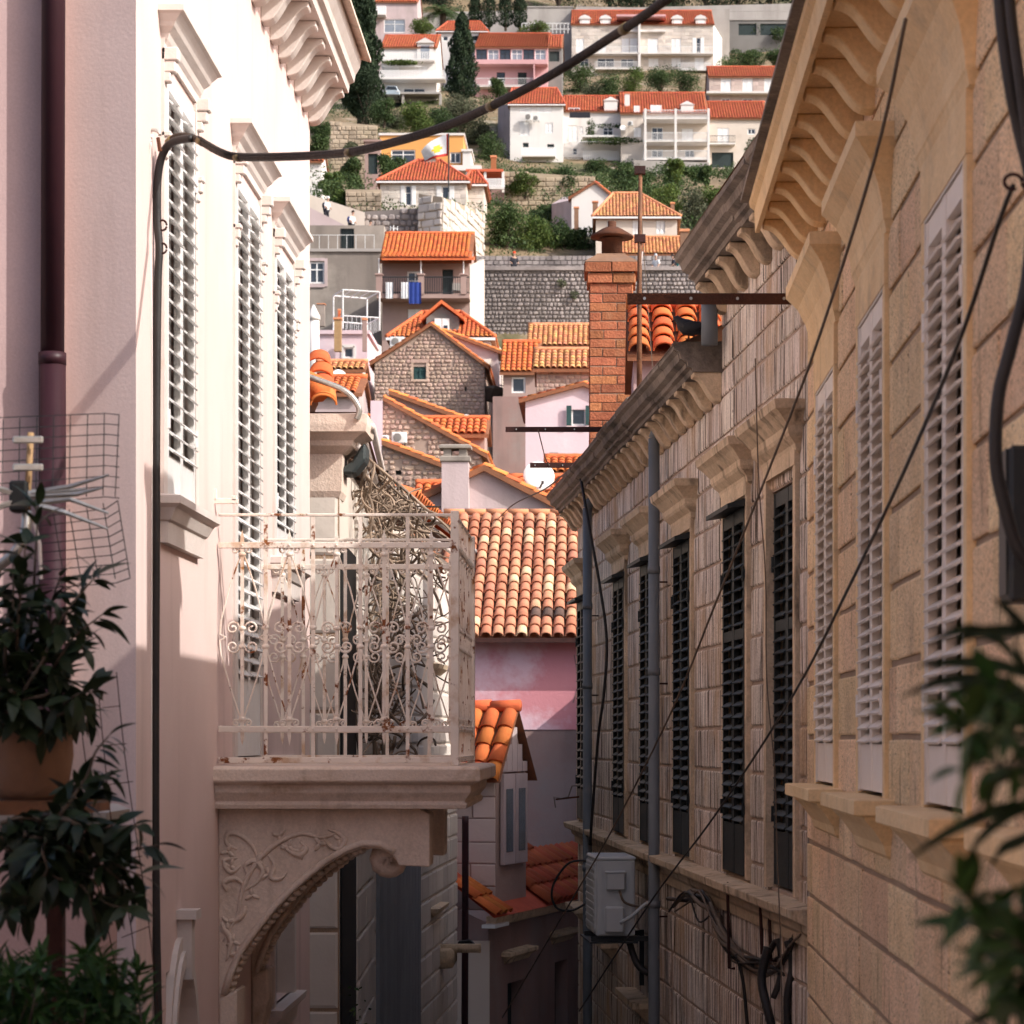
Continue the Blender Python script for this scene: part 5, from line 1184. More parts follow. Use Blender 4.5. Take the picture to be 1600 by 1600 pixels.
for x, y in F8: MB().tube([(x, y, 0), (x, y, 60*kk)], .04, 6).build('post', 'metal_white', pg)
for i in range(4):
    (a, b), (c_, d_) = F8[i], F8[(i+1) % 4]; MB().tube([(a, b, 60*kk), (c_, d_, 60*kk)], .035, 6).build('beam', 'metal_white', pg)
    MB().tube([(a, b, 20*kk), (c_, d_, 20*kk)], .03, 6).build('rail', 'metal_white', pg)
    for q in range(1, 8): MB().tube([(a+(c_-a)*q/8, b+(d_-b)*q/8, 0), (a+(c_-a)*q/8, b+(d_-b)*q/8, 20*kk)], .015, 4).build('rail_bar', 'metal_white', pg)
for q in range(1, 4): MB().tube([(F8[0][0]+(F8[3][0]-F8[0][0])*q/4, .2*q, 60*kk), (F8[1][0]+(F8[2][0]-F8[1][0])*q/4, -1.6+.15*q, 60*kk)], .025, 5).build('beam', 'metal_white', pg)
house('cream tile strip roof below the small pink house', 495, 566, 660, 580, 104, 'plaster_white', ('g', 571, 'tile_pale'), tan=.4)
house('orange roofed low building left of the tile strip', 470, 560, 690, 617, 90, 'plaster_lilac', ('g', 596, 'tile_new'), tan=.4)
gable_front('low pink wall with a tile edge below the pink house', (540, 760, 640, 541, 638, 600, 668), 95, 4, 'plaster_palepink')
# dark lane and houses right of it
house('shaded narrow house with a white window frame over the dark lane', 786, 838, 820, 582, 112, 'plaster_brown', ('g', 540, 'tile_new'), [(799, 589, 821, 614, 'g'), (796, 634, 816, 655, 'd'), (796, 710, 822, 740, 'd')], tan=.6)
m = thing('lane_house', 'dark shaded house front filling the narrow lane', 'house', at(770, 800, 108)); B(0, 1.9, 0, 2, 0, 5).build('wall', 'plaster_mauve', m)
house('rubble house with a pale tiled upper roof left of the chimney', 828, 960, 700, 542, 118, 'plaster_lilac', ('g', 513, 'tile_pale'), tan=.5)
house('rubble house with a pale tiled lower roof left of the chimney', 838, 960, 700, 578, 98, 'rubble_mortar', ('g', 553, 'tile_pale'), skin=('rubble', .2, .28), tan=.5)
gable_front('pale lilac pink house with dark green shutters left of the chimney', (821, 850, 628, 912, 604, 990, 640), 92, 6, 'plaster_palepink', wins=[(892, 634, 916, 665, 'g')])
e = thing('shutter_pair', 'pair of dark green shutters folded open on the pale pink house', 'shutters', at(885, 665, 91.9)); kk = 92/F
for x in (0, 30*kk): MB().box(x, x+8*kk, -.06, 0, 0, 31*kk).build('shutter', 'green_shutter', e)
chimney('small grey chimney pot on the lower pink wall', 860, 871, 707, 720, 86, 'concrete_dark', 'concrete')
house('low roof beneath the pale pink house', 855, 960, 800, 742, 80, 'rubble_mortar', ('g', 722, 'tile_new'), skin=('rubble', .2, .28), tan=.35)
# ================================================================== city wall with parapet
cwl = thing('city_wall', 'tall grey rubble city wall with a stone parapet walk', 'wall', at(735, 590, 160)); kk = 160/F; o0 = at(735, 590, 160)
wl, wh = 480*kk, 174*kk
MB().box(0, wl, 0, .6, -4, wh-.06).build('wall_core', 'wall_joint', cwl); MB().box(0, wl, .6, 3, -4, wh-.86).build('wall_walk', 'concrete', cwl)
stone_skin(cwl, 0, wl, 0, wh-.3, [], .27, .36, 'wall_stone', .05, 'wall_face', y=-.04, pr=.08)
MB().box(0, wl, -.2, .1, wh-.28, wh-.05).build('string_course', 'wall_stone', cwl)
m = MB()
for a, b, c_, d_ in stones(0, wl, wh-.9, wh+1.15, [], .29, .38, .05): m.box(a, b, 2.4+R.uniform(-.05, .02), 2.9, c_, d_)
m.box(0, wl, 2.5, 2.85, wh-.9, wh+1.1)
o = m.build('parapet', 'wall_stone', cwl); o['kind'] = 'stuff'
for i, (x, y) in enumerate(((898, 460), (878, 442))):
    e = thing('wall_shrub', 'dry tuft growing from the city wall, %s' % ('larger one' if i == 0 else 'smaller upper one'), 'shrub', at(x, y, 159.7)); m = MB(); cloud(m, (0, 0, 0), (.35, .25, .3), 90, .2, .2); m.build('leaves', 'leaf_grey', e)
# ================================================================== people (upper bodies show over the parapets)
def skinmesh(name, V, E, Rr, mat, parent, lvl=2):
    me = bpy.data.meshes.new(name); me.from_pydata(V, E, []); me.materials.append(MT(mat)); o = inst(name, me, parent)
    o.modifiers.new('skin', 'SKIN'); o.modifiers.new('sub', 'SUBSURF').levels = lvl; o.modifiers['sub'].render_levels = lvl
    for v, r in zip(me.skin_vertices[0].data, Rr): v.radius = (r, r)
    me.skin_vertices[0].data[0].use_root = True
    for p_ in me.polygons: p_.use_smooth = True
    return o
def person(label, px, py, Y, rz, shirt, trousers, lean=0, hat=None, bag=None):
    e = thing('person', label, 'person', at(px, py, Y), rz)
    V = [(0, 0, .93), (0, -.02*lean, 1.12), (0, -.07*lean, 1.36), (0, -.1*lean, 1.48), (0, -.12*lean, 1.56), (0, -.14*lean, 1.66), (.18, -.07*lean, 1.38), (.26, -.05-.05*lean, 1.12), (.2, -.28, .98), (-.18, -.07*lean, 1.38), (-.26, -.05, 1.12), (-.2, -.28, .98), (.1, 0, .88), (.11, -.05, .48), (.11, .02, .08), (-.1, 0, .88), (-.11, .05, .48), (-.11, .1, .08), (.11, -.12, .04), (-.11, -.04, .04), (0, -.15*lean-.02, 1.72)]
    E = [(0, 1), (1, 2), (2, 3), (3, 4), (4, 5), (5, 20), (2, 6), (6, 7), (7, 8), (2, 9), (9, 10), (10, 11), (0, 12), (12, 13), (13, 14), (0, 15), (15, 16), (16, 17), (14, 18), (17, 19)]
    Rr = [.13, .125, .14, .06, .055, .095, .07, .045, .035, .07, .045, .035, .085, .06, .045, .085, .06, .045, .04, .04, .085]
    skinmesh('body', V, E, Rr, 'skin', e)
    skinmesh('shirt', [V[i] for i in (1, 0, 2, 6, 7, 9, 10)], [(0, 1), (0, 2), (2, 3), (3, 4), (2, 5), (5, 6)], [.15, .16, .165, .09, .065, .09, .065], shirt, e)
    skinmesh('trousers', [V[i] for i in (0, 12, 13, 14, 15, 16, 17)], [(0, 1), (1, 2), (2, 3), (0, 4), (4, 5), (5, 6)], [.15, .11, .08, .065, .11, .08, .065], trousers, e)
    MB().sphere((0, -.15*lean+.02, 1.73), (.105, .115, .11), 10, 6).build('hair', hat or 'hair', e, True)
    if bag: MB().sphere((0, .2, 1.25), (.15, .1, .22), 8, 6).build('backpack', bag, e, True)
person('person in a white shirt with a backpack, topmost on the stairs', 510, 351, 161.5, rad(60), 'cloth_white', 'cloth_dark', 1, 'cloth_white', 'cloth_dark')
person('person in a white top with a blue backpack, middle of the stairs', 549, 373, 161.5, rad(60), 'cloth_white', 'cloth_dark', 1, None, 'cloth_blue')
person('dark haired person in white, lowest on the stairs', 576, 388, 161.5, rad(70), 'cloth_white', 'cloth_white', 1)
person('person in an orange red cap on the wall walk', 803, 437, 161.4, rad(20), 'cloth_dark', 'cloth_dark', .5, 'cloth_red')
person('person in pale blue at the right of the wall walk', 1026, 441, 161.4, rad(-30), 'cloth_white', 'cloth_dark', 1, 'flag_white')
person('person in dark clothes with a teal bag on the wall walk', 1054, 441, 161.4, rad(-80), 'cloth_dark', 'cloth_teal', 1, None, 'cloth_teal')
AE = thing('tv_antenna', 'small television antenna on a mast by the stone bastion', 'antenna', at(615, 376, 150)); kk = 150/F
MB().tube([(0, 0, 0), (0, 0, 24*kk)], .03, 5).build('mast', 'metal_white', AE); MB().tube([(-5*kk, 0, 20*kk), (7*kk, 0, 18*kk)], .025, 5).build('boom', 'metal_white', AE)
for q in (-5, 0, 6): MB().tube([(q*kk, -.1, 15*kk), (q*kk, .1, 23*kk)], .02, 5).build('element', 'metal_white', AE)
# ================================================================== hillside quarter
WP = 'plaster_white'
def grid(xs, y0, y1, k, w): return [(x, y0, x+w, y1, k) for x in xs]
# hip roofed house over the bastion
h, L, k = house('pale stone house with red hipped roof above the bastion', 594, 729, 350, 281, 188, 'plaster_warm', ('h', 251, 'tile_hill', 652, 688), [(626, 290, 650, 321, 'o'), (682, 291, 710, 312, 'o')], skin=('ashlar_far', .32, .5), tan=.55)
chimney('low chimney on the ridge of the hipped roof house', 664, 680, 246, 253, 192, 'plaster_grey')
h2, L, k = house('small stone wing with red roof right of the hipped house', 728, 756, 350, 286, 190, 'plaster_warm', ('h', 268, 'tile_hill', 735, 745), skin=('ashlar_far', .32, .5), tan=.55)
# orange house and flag
o1, L, k = house('orange plastered house with flat roof behind the flag', 594, 724, 285, 212, 214, 'plaster_orange', ('f', 0, 'plaster_white'), [(611, 234, 649, 255, 'g'), (703, 238, 720, 255, 'g')], dep=8)
house('small white annex at the right of the orange house', 723, 736, 285, 237, 213.5, WP, ('f', 0, WP), dep=4)
house('brown doorway bay left of the orange house', 570, 594, 300, 222, 213, 'plaster_brown', ('f', 0, 'plaster_brown'), [(575, 240, 590, 272, 'd')], dep=6)
can = thing('canopy', 'white concrete canopy right of the orange house', 'canopy', at(700, 268, 206)); kk = 206/F
MB().box(0, 52*kk, 0, 3, 2*kk, 10*kk).build('slab', WP, can); 
for q in (3, 48): B(q*kk, q*kk+.2, .3, .5, -1.5, 2*kk).build('post', WP, can)
cp = thing('carport', 'shaded carport with white railing right of the hipped house', 'carport', at(728, 300, 203)); kk = 203/F
MB().box(0, 58*kk, 0, 3, 32*kk, 36*kk).build('roof', 'tile_hill', cp); B(0, 58*kk, 2.8, 3, 0, 32*kk).build('wall', 'plaster_mauve', cp)
for q in (0, 28, 56): B(q*kk, q*kk+.2, .1, .3, 0, 32*kk).build('post', WP, cp)
railing(cp, 28*kk, 60*kk, 7*kk, -.2, .7, 'white_paint', 14, True, .08)
chimney('red brick chimney beside the carport', 767, 775, 243, 266, 206, 'brick')
fl = thing('flag_pole', 'flagpole with a white flag bearing a yellow emblem', 'flag', at(701, 300, 178)); kk = 178/F
MB().tube([(0, 0, 0), (0, 0, 91*kk)], .05, 6).build('pole', 'metal_dark', fl)
fm = MB(); nx_, nz_ = 12, 8
P = lambda u, v: ((0-(43-6*v)*u)*kk, .35*math.sin(u*6+v*2)*u, (91-34*v-(6+2*v)*u-22*u*(1-v)*u)*kk)
vs = [P(i/nx_, j/nz_) for j in range(nz_+1) for i in range(nx_+1)]
fm.add(vs, [(j*(nx_+1)+i, j*(nx_+1)+i+1, (j+1)*(nx_+1)+i+1, (j+1)*(nx_+1)+i) for j in range(nz_) for i in range(nx_)])
fm.mi = ['r' for _ in fm.f]; fm.mi = []
for j in range(nz_):
    for i in range(nx_):
        u, v = (i+.5)/nx_-.45, (j+.5)/nz_-.55; d = math.hypot(u*1.1, v)
        fm.mi.append(1 if d < .2 else 2 if i == 0 or j == nz_-1 else 0)
fm.build('flag_cloth', ['flag_white', 'flag_yellow', 'flag_red'], fl, True)
house('small white house at the left edge below the fig tree', 470, 503, 310, 253, 200, WP, ('g', 243, 'tile_hill'))
# white gable house and tiled hip house right of centre
gable_front('white gable house with small windows right of the greenery', (893, 400, 310, 930, 287, 961, 312), 186, 9, WP, 'tile_hill')
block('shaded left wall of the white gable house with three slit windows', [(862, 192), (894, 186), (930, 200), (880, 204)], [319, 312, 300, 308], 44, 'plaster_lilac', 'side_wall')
h, L, k = house('cream house with pale orange hipped roof behind the flue', 931, 1058, 420, 336, 178, 'plaster_warm', ('h', 303, 'tile_pale', 958, 1000), [(948, 340, 962, 366, 's'), (988, 341, 1000, 366, 's'), (1025, 341, 1039, 365, 's')], tan=.6)
house('low outbuilding with pale tiled roof right of the flue', 968, 1070, 430, 398, 170, 'plaster_grey', ('g', 374, 'tile_pale'), tan=.5)
for a, b, c_, d_, l in ((926, 934, 314, 330, 'left chimney at the eave of the cream house'), (897, 904, 323, 340, 'small chimney on the shaded gable wall'), (1048, 1054, 316, 334, 'chimney at the right end of the pale hipped roof'), (1063, 1076, 358, 388, 'stone chimney right of the low outbuilding')): chimney(l, a, b, c_, d_, 179 if b < 1060 else 168, 'terracotta')
# row of white houses (about 300 m)
r1, L, k = house('white block with two air conditioners and a slatted balcony', 797, 880, 275, 162, 300, WP, ('h', 138, 'tile_hill', 800, 870), [(812, 165, 830, 176, 's'), (839, 165, 862, 176, 's'), (812, 190, 827, 212, 's'), (852, 192, 864, 208, 's'), (817, 223, 826, 231, 'd'), (855, 225, 866, 232, 'd')])
railing(r1, L(816, 0)[0], L(868, 0)[0], L(0, 246)[1], -1.2, .95, 'white_paint', 20, True, .12)
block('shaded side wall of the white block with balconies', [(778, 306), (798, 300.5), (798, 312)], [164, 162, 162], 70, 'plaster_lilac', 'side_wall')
split_ac('white air conditioner on the white block, left one', 821, 831, 177, 188, 299.6); split_ac('white air conditioner on the white block, right one', 833, 843, 180, 189, 299.6)
r2, L, k = house('white house with vine covered arch and dark laundry', 880, 980, 275, 175, 303, WP, ('g', 152, 'tile_hill'), [(888, 196, 903, 221, 's'), (905, 198, 911, 210, 's'), (942, 199, 958, 214, 'g'), (895, 232, 902, 242, 'g'), (888, 168, 906, 175, 'g')])
x = L(944, 0)[0]; MB().box(x, x+1.6, -.2, 3, L(0, 175)[1], L(0, 158)[1]).prism([(x-.15, L(0, 158)[1]), (x+.8, L(0, 152)[1]), (x+1.75, L(0, 158)[1])], -.3, 3, 'y').build('dormer', WP, r2)
railing(r2, L(912, 0)[0], L(966, 0)[0], L(0, 253)[1], -1.5, 1., 'white_paint', 18, True, .12); railing(r2, L(882, 0)[0], L(908, 0)[0], L(0, 253)[1], -1.2, 1., 'metal_white')
MB().box(L(910, 0)[0], L(966, 0)[0], -2.6, .0, L(0, 222)[1], L(0, 219)[1]).build('terrace_slab', WP, r2)
lb = tag(MB().box(0, 32*.0777, 0, .06, -.7, 0).build('laundry', 'cloth_dark', None, loc=at(890, 175, 301)), 'row of dark laundry on the white house terrace', 'laundry')
dish('small white dish on the wall of the vine covered house', 973, 200, 5, 299)
r3, L, k = house('white three storey house with stacked balconies in the middle row', 970, 1105, 290, 178, 300, 'plaster_warm', ('g', 147, 'tile_hill'), [(990, 199, 1002, 214, 's'), (1018, 199, 1036, 222, 'g'), (1065, 201, 1083, 222, 's'), (1018, 233, 1036, 246, 'g'), (1070, 234, 1085, 246, 'g'), (1016, 164, 1034, 178, 's'), (990, 165, 1000, 176, 's')])
for py in (191, 226, 254): railing(r3, L(1005, 0)[0], L(1106, 0)[0], L(0, py)[1], -2.2, .95, 'metal_white', 44, True, .04, 1)
for px in (1006, 1053, 1104): B(L(px, 0)[0], L(px, 0)[0]+.28, -2.25, -1.95, 0, L(0, 177)[1]).build('column', WP, r3)
x = L(1064, 0)[0]; MB().box(x, x+1.5, .2, 4, L(0, 176)[1], L(0, 163)[1]).prism([(x-.15, L(0, 163)[1]), (x+.75, L(0, 157)[1]), (x+1.65, L(0, 163)[1])], .1, 4, 'y').build('dormer', WP, r3)
split_ac('air conditioner on the three storey white house', 981, 989, 189, 196, 299.6); chimney('white chimney on the middle row roof', 976, 984, 145, 158, 303, WP)
r4, L, k = house('cream house with a long red roof and garden arch at the right', 1103, 1200, 285, 186, 301, 'plaster_warm', ('g', 161, 'tile_hill'), [(1121, 200, 1139, 224, 's'), (1168, 201, 1180, 210, 'g'), (1112, 238, 1146, 262, 'd')])
railing(r4, L(1106, 0)[0], L(1148, 0)[0], L(0, 226)[1], -.9, .9, 'metal_dark', 20, True)
block('grey retaining wall under the three storey white house', [(990, 297), (1108, 297), (1108, 299), (990, 299)], [250, 254, 254, 250], 66, 'concrete', 'retaining_wall')
block('tan retaining wall in the middle of the hillside', [(785, 206), (930, 206), (930, 209), (785, 209)], [268, 276, 276, 268], 47, 'terrace_stone', 'retaining_wall', skin=('terrace_stone', .4, .6, [0], 6))
block('brown retaining wall left of the orange house', [(515, 226), (590, 226), (590, 229), (515, 229)], [190, 196, 196, 190], 50, 'terrace_stone', 'retaining_wall', skin=('terrace_stone', .4, .6, [0], 6))
block('stone garden wall left of the hipped roof house', [(540, 180), (596, 180), (596, 183), (540, 183)], [296, 296, 296, 296], 38, 'terrace_stone', 'retaining_wall', skin=('terrace_stone', .35, .5, [0], 4))
block('low stone terrace wall below the tree row at right', [(1050, 262), (1130, 262), (1130, 264), (1050, 264)], [292, 294, 294, 292], 58, 'terrace_stone', 'retaining_wall', skin=('terrace_stone', .4, .6, [0], 4))
block('ochre garden wall under the cream arch house', [(1106, 290), (1150, 290), (1150, 292), (1106, 292)], [262, 264, 264, 262], 66, 'terrace_stone', 'retaining_wall')
# right house of the upper row, long top house
t2, L, k = house('pink stone house with three white shuttered windows at the upper right', 1108, 1240, 175, 121, 338, 'ashlar_pink', ('g', 106, 'tile_hill'), [(1126, 122, 1142, 145, 's'), (1160, 122, 1176, 145, 's'), (1194, 122, 1210, 145, 's'), (1127, 154, 1141, 165, 'g'), (1160, 154, 1176, 165, 'g')], skin=('ashlar_pink', .5, .9))
MB().box(-.4, 12, -1.2, 0, L(0, 149)[1], L(0, 146)[1]).build('balcony', WP, t2)
wt = grid([900, 935, 971, 984], 60, 83, 's', 12)+[(1012, 60, 1028, 84, 's'), (1049, 60, 1064, 84, 's'), (1082, 59, 1100, 84, 'o'), (933, 91, 960, 105, 'g'), (970, 92, 990, 105, 'g'), (1013, 91, 1029, 105, 's'), (1049, 90, 1064, 104, 's'), (1085, 90, 1100, 113, 's'), (906, 91, 920, 104, 'g')]
t1, L, k = house('long grey stone apartment house with red roof at the hilltop', 893, 1115, 135, 39, 372, 'plaster_warm', ('g', 18, 'tile_hill'), wt, skin=('ashlar_far', .5, .9))
for px in (906, 938, 1050, 1087):
    x = L(px, 0)[0]; m = MB().box(x, x+1.5, -.1, 4, L(0, 40)[1], L(0, 30)[1])
    m.lathe([(.85, 0), (.85, 4)], (0, 0, 0), 12) if 0 else m.prism([(x-.2, L(0, 30)[1]), (x+.1, L(0, 26)[1]), (x+.75, L(0, 23.5)[1]), (x+1.4, L(0, 26)[1]), (x+1.7, L(0, 30)[1])], -.25, 4, 'y')
    d = m.build('dormer', WP, t1); B(x+.3, x+1.2, -.12, -.1, L(0, 39)[1], L(0, 29)[1]).build('dormer_window', 'white_paint', d)
for a, b, py in ((900, 999, 86), (1001, 1114, 86), (930, 1000, 110), (1060, 1110, 112)): railing(t1, L(a, 0)[0], L(b, 0)[0], L(0, py)[1], -1.3, 1, 'metal_white', 40, True, .04)
MB().box(L(961, 0)[0], L(1040, 0)[0], -.6, 2, L(0, 51)[1], L(0, 48)[1]).build('balcony', WP, t1); MB().box(L(963, 0)[0], L(1040, 0)[0], -1.2, 3, L(0, 29)[1], L(0, 26)[1]).build('awning', 'plaster_rose', t1)
B(L(997, 0)[0], L(997, 0)[0]+.35, -1.3, 0, 0, L(0, 40)[1]).build('pilaster', WP, t1)
block('sunlit right gable of the hilltop apartment house', [(1115, 372), (1128, 382), (1118, 384)], [38, 60, 60], 95, WP, 'side_wall')
dk, L, k = house('dark concrete building with wide openings at the upper right', 1125, 1260, 90, 32, 392, 'concrete_dark', ('f', 0, 'concrete'), [(1154, 37, 1182, 55, 'd'), (1188, 37, 1232, 55, 'd')], dep=8)
m = MB(); 
for q in range(12): m.box(q*1.1, q*1.1+.08, 0, .08, L(0, 32)[1], L(0, 17)[1])
m.box(0, 13, 0, .06, L(0, 18)[1], L(0, 17)[1]); m.build('fence', 'concrete', dk)
house('concrete terrace block at the top between cypresses and apartment house', 824, 895, 80, 12, 388, 'concrete', ('f', 0, 'concrete'), dep=8); 
wt_ = thing('trellis', 'white trellis fence on the terrace above the pink house', 'fence', at(815, 52, 352)); kk = 352/F
for q in range(13): B(q*6*kk, q*6*kk+.1, 0, .1, 0, 16*kk).build('post', 'metal_white', wt_)
for q in (6, 15): B(0, 75*kk, 0, .08, q*kk, (q+1.3)*kk).build('rail', 'metal_white', wt_)
# pink modern house and neighbours
p3, L, k = house('pink modern house with a band of dark framed windows', 742, 856, 155, 75, 330, 'plaster_rose', ('g', 54, 'tile_hill'), [(744+i*18.4, 77, 744+i*18.4+17, 97, 'GpGpGp'[i]) for i in range(6)]+[(776, 113, 789, 127, 'G'), (809, 113, 823, 132, 'd')], tan=.4)
MB().box(L(740, 0)[0], L(856, 0)[0], -1.6, .02, L(0, 105)[1], L(0, 98)[1]).build('balcony', 'plaster_rose', p3); railing(p3, L(745, 0)[0], L(845, 0)[0], L(0, 138)[1], -1.4, 1., 'metal_white', 40, True, .03)
B(L(834, 0)[0], L(836, 0)[0], -1.6, 0, L(0, 138)[1], L(0, 104)[1]).build('pillar', 'plaster_rose', p3)
tag(MB().box(0, 25*.0846, 0, .05, -.6, .0).build('laundry', 'cloth_white', None, loc=at(763, 126, 328)), 'white sheets hung on the pink modern house terrace', 'laundry')
house('dark annex with a red roof right of the pink modern house', 856, 878, 150, 75, 332, 'concrete_dark', ('g', 57, 'tile_hill'), [(858, 80, 874, 96, 'd')])
house('grey house with a brown hipped roof behind the tall cypress', 684, 760, 110, 48, 345, 'plaster_white', ('h', 34, 'tile_hill', 700, 750), [(738, 56, 760, 63, 'd'), (692, 56, 700, 64, 'g')])
h2_, L, k = house('white house with red roof and balustraded terrace behind the cypress', 596, 682, 180, 75, 325, WP, ('g', 57, 'tile_hill'), [(600, 104, 624, 118, 's'), (654, 104, 668, 118, 's'), (630, 138, 664, 150, 'g'), (604, 160, 640, 178, 'd')])
x = L(652, 0)[0]; MB().box(x, x+2.1, -.2, 4, L(0, 94)[1], L(0, 68)[1]).prism([(x-.2, L(0, 68)[1]), (x+1.05, L(0, 60)[1]), (x+2.3, L(0, 68)[1])], -.4, 4, 'y').build('dormer', WP, h2_); B(x+.5, x+1.6, -.25, -.2, L(0, 93)[1], L(0, 72)[1]).build('dormer_window', 'glass_pale', h2_)
railing(h2_, L(596, 0)[0], L(697, 0)[0], L(0, 128)[1], -2, 1, 'white_paint', 40, True, .12); railing(h2_, L(598, 0)[0], L(680, 0)[0], L(0, 96)[1], -1, 1, 'white_paint', 30, True, .1)
MB().box(L(594, 0)[0], L(690, 0)[0], -2.4, .1, L(0, 154)[1], L(0, 151)[1]).build('terrace_slab', 'concrete', h2_)
for px in (600, 630, 688): B(L(px, 0)[0], L(px, 0)[0]+.3, -2.2, -1.9, L(0, 182)[1], L(0, 154)[1]).build('column', 'concrete', h2_)
pr = thing('vine_pergola', 'leafy green pergola on the white house terrace', 'pergola', at(598, 104, 323.5)); kk = 323/F; m = MB(); cloud(m, (30*kk, 0, 6*kk), (30*kk, .8, 4*kk), 500, .4, .2); m.build('leaves', 'leaf_bright', pr); B(0, 60*kk, 0, .1, 0, .1).build('beam', 'white_paint', pr)
pr = thing('vine_pergola', 'green vine arbour on the vine covered white house', 'pergola', at(905, 222, 300)); kk = 300/F; m = MB(); cloud(m, (55*kk, 0, 2*kk), (50*kk, .8, 6*kk), 700, .35, .2); cloud(m, (18*kk, 1.5, 20*kk), (8*kk, .4, 22*kk), 300, .35, .2); cloud(m, (50*kk, 1.5, 30*kk), (30*kk, .3, 4*kk), 250, .3, .2); m.build('leaves', 'leaf_mid', pr); B(0, 100*kk, 0, .1, 0, .1).build('beam', 'white_paint', pr)
cr = thing('parked_car', 'pale blue car parked on the white house terrace', 'car', at(600, 151, 322)); 
m = MB(); m.prism([(0, .25), (2.0, .25), (2.05, .75), (1.85, .85), (1.6, 1.4), (.4, 1.4), (.2, .85), (-.05, .75)], 0, 3.6, 'y'); m.build('body', 'car_paint', cr, bev=.08)
MB().prism([(.3, .9), (1.7, .9), (1.5, 1.33), (.5, 1.33)], -.03, .02, 'y').build('windscreen', 'glass', cr)
for x in (.1, 1.6): B(x, x+.3, -.04, .02, .6, .75).build('headlight', 'ac_white', cr)
for x in (.05, 1.75):
    for y in (.6, 2.9): MB().tube([(x, y, .3), (x+.2, y, .3)], .32, 12).build('wheel', 'black', cr)
h1, L, k = house('pale block with a wide sliding window at the top left', 587, 652, 110, 4, 352, 'plaster_lilac', ('g', -8, 'tile_hill'), [(600, 30, 633, 51, 'p')])
railing(h1, L(570, 0)[0], L(604, 0)[0], L(0, 26)[1], -1.5, 1.1, 'white_paint', 12, True, .2)
for i, (px, py) in enumerate(((680, 10), (1150, -40), (820, -60), (1000, -50))):
    pass
block('grey retaining wall across the hilltop', [(650, 396), (1300, 396), (1300, 399), (650, 399)], [20, 4, 4, 20], 105, 'concrete', 'retaining_wall')
block('grey road parapet behind the hilltop apartment house', [(900, 386), (1140, 386), (1140, 388), (900, 388)], [10, 14, 14, 10], 100, 'concrete', 'retaining_wall')
# ------------------------------------------------------------------ trees and bushes
T = tree
def gY(px, py, d=300):
    for q in range(165, 500):
        x = (px-PX)*q/F
        if PY-(tz(q)-.04*x+math.sin(x*.21+q*.13)*.8+math.sin(x*.07-q*.05)*1.5-CZ)*F/q <= py: return q
    return d
T('huge dark cypress at the left beside the pink eave', 563, 190, -45, 72, 300, 'leaf_cypress', 'cyp', 6500)
T('bushy dark cypress foot left of the white terrace house', 570, 200, 100, 66, 298, 'leaf_cypress', 'round', 4200)
T('tall dark cypress in front of the pink modern house', 722, 160, 20, 52, 312, 'leaf_cypress', 'cyp', 5200)
for i, (px, t, w) in enumerate(((742, -14, 26), (764, -28, 28), (790, -30, 28), (812, -20, 26))):
    T('dark cypress in the hilltop group, %s from the left' % ('first', 'second', 'third', 'fourth')[i], px, 45, t, w, 378, 'leaf_cypress', 'cyp', 2200)
T('round green tree under the white house terrace', 600, 192, 150, 42, 290, 'leaf_mid'); T('bright green tree below the tall cypress foot', 652, 208, 158, 56, 280, 'leaf_bright', n=3600)
T('grey green olive tree at the tall cypress foot', 716, 200, 146, 80, 300, 'leaf_grey', n=3600); T('dark bush behind the sagging cable', 690, 212, 166, 50, 290, 'leaf_mid')
for q, (px, b, t, w, l) in enumerate(((765, 262, 205, 56, 'dark tree between the orange house and the white block'), (745, 232, 190, 44, 'dark green tree above the orange house roof'), (820, 300, 268, 60, 'hedge above the tan retaining wall, left half'), (880, 292, 262, 70, 'hedge above the tan retaining wall, right half'), (915, 322, 290, 40, 'shrub beside the white gable house roof'), (1120, 330, 290, 50, 'olive shrub at the right above the pale roofs'), (1085, 280, 262, 40, 'low green shrub under the grey retaining wall'),
    (640, 262, 236, 40, 'shrub at the foot of the orange house'), (530, 330, 296, 44, 'green bush left of the garden wall'), (700, 215, 180, 50, 'leafy tree over the orange house parapet'), (620, 205, 172, 44, 'green tree between cypress and orange house'), (1160, 140, 118, 60, 'hedge above the pink stone house'))):
    tree(l, px, b, t, w, gY(px, b-3), ('leaf_mid', 'leaf_grey', 'leaf_bright')[q % 3], 'bush' if b-t < 40 else 'round', 2400)
T('shrub left of the brown retaining wall', 500, 245, 190, 40, 222, 'leaf_mid'); T('bush in front of the brown doorway', 553, 298, 248, 40, 205, 'leaf_mid'); T('small tree before the orange house windows', 612, 290, 240, 46, 205, 'leaf_mid', n=3000)
T('pale green bush beside the small white house', 516, 300, 270, 36, 195, 'leaf_bright', 'bush'); T('low scrub above the brown retaining wall', 548, 240, 220, 30, 222, 'leaf_grey', 'bush')
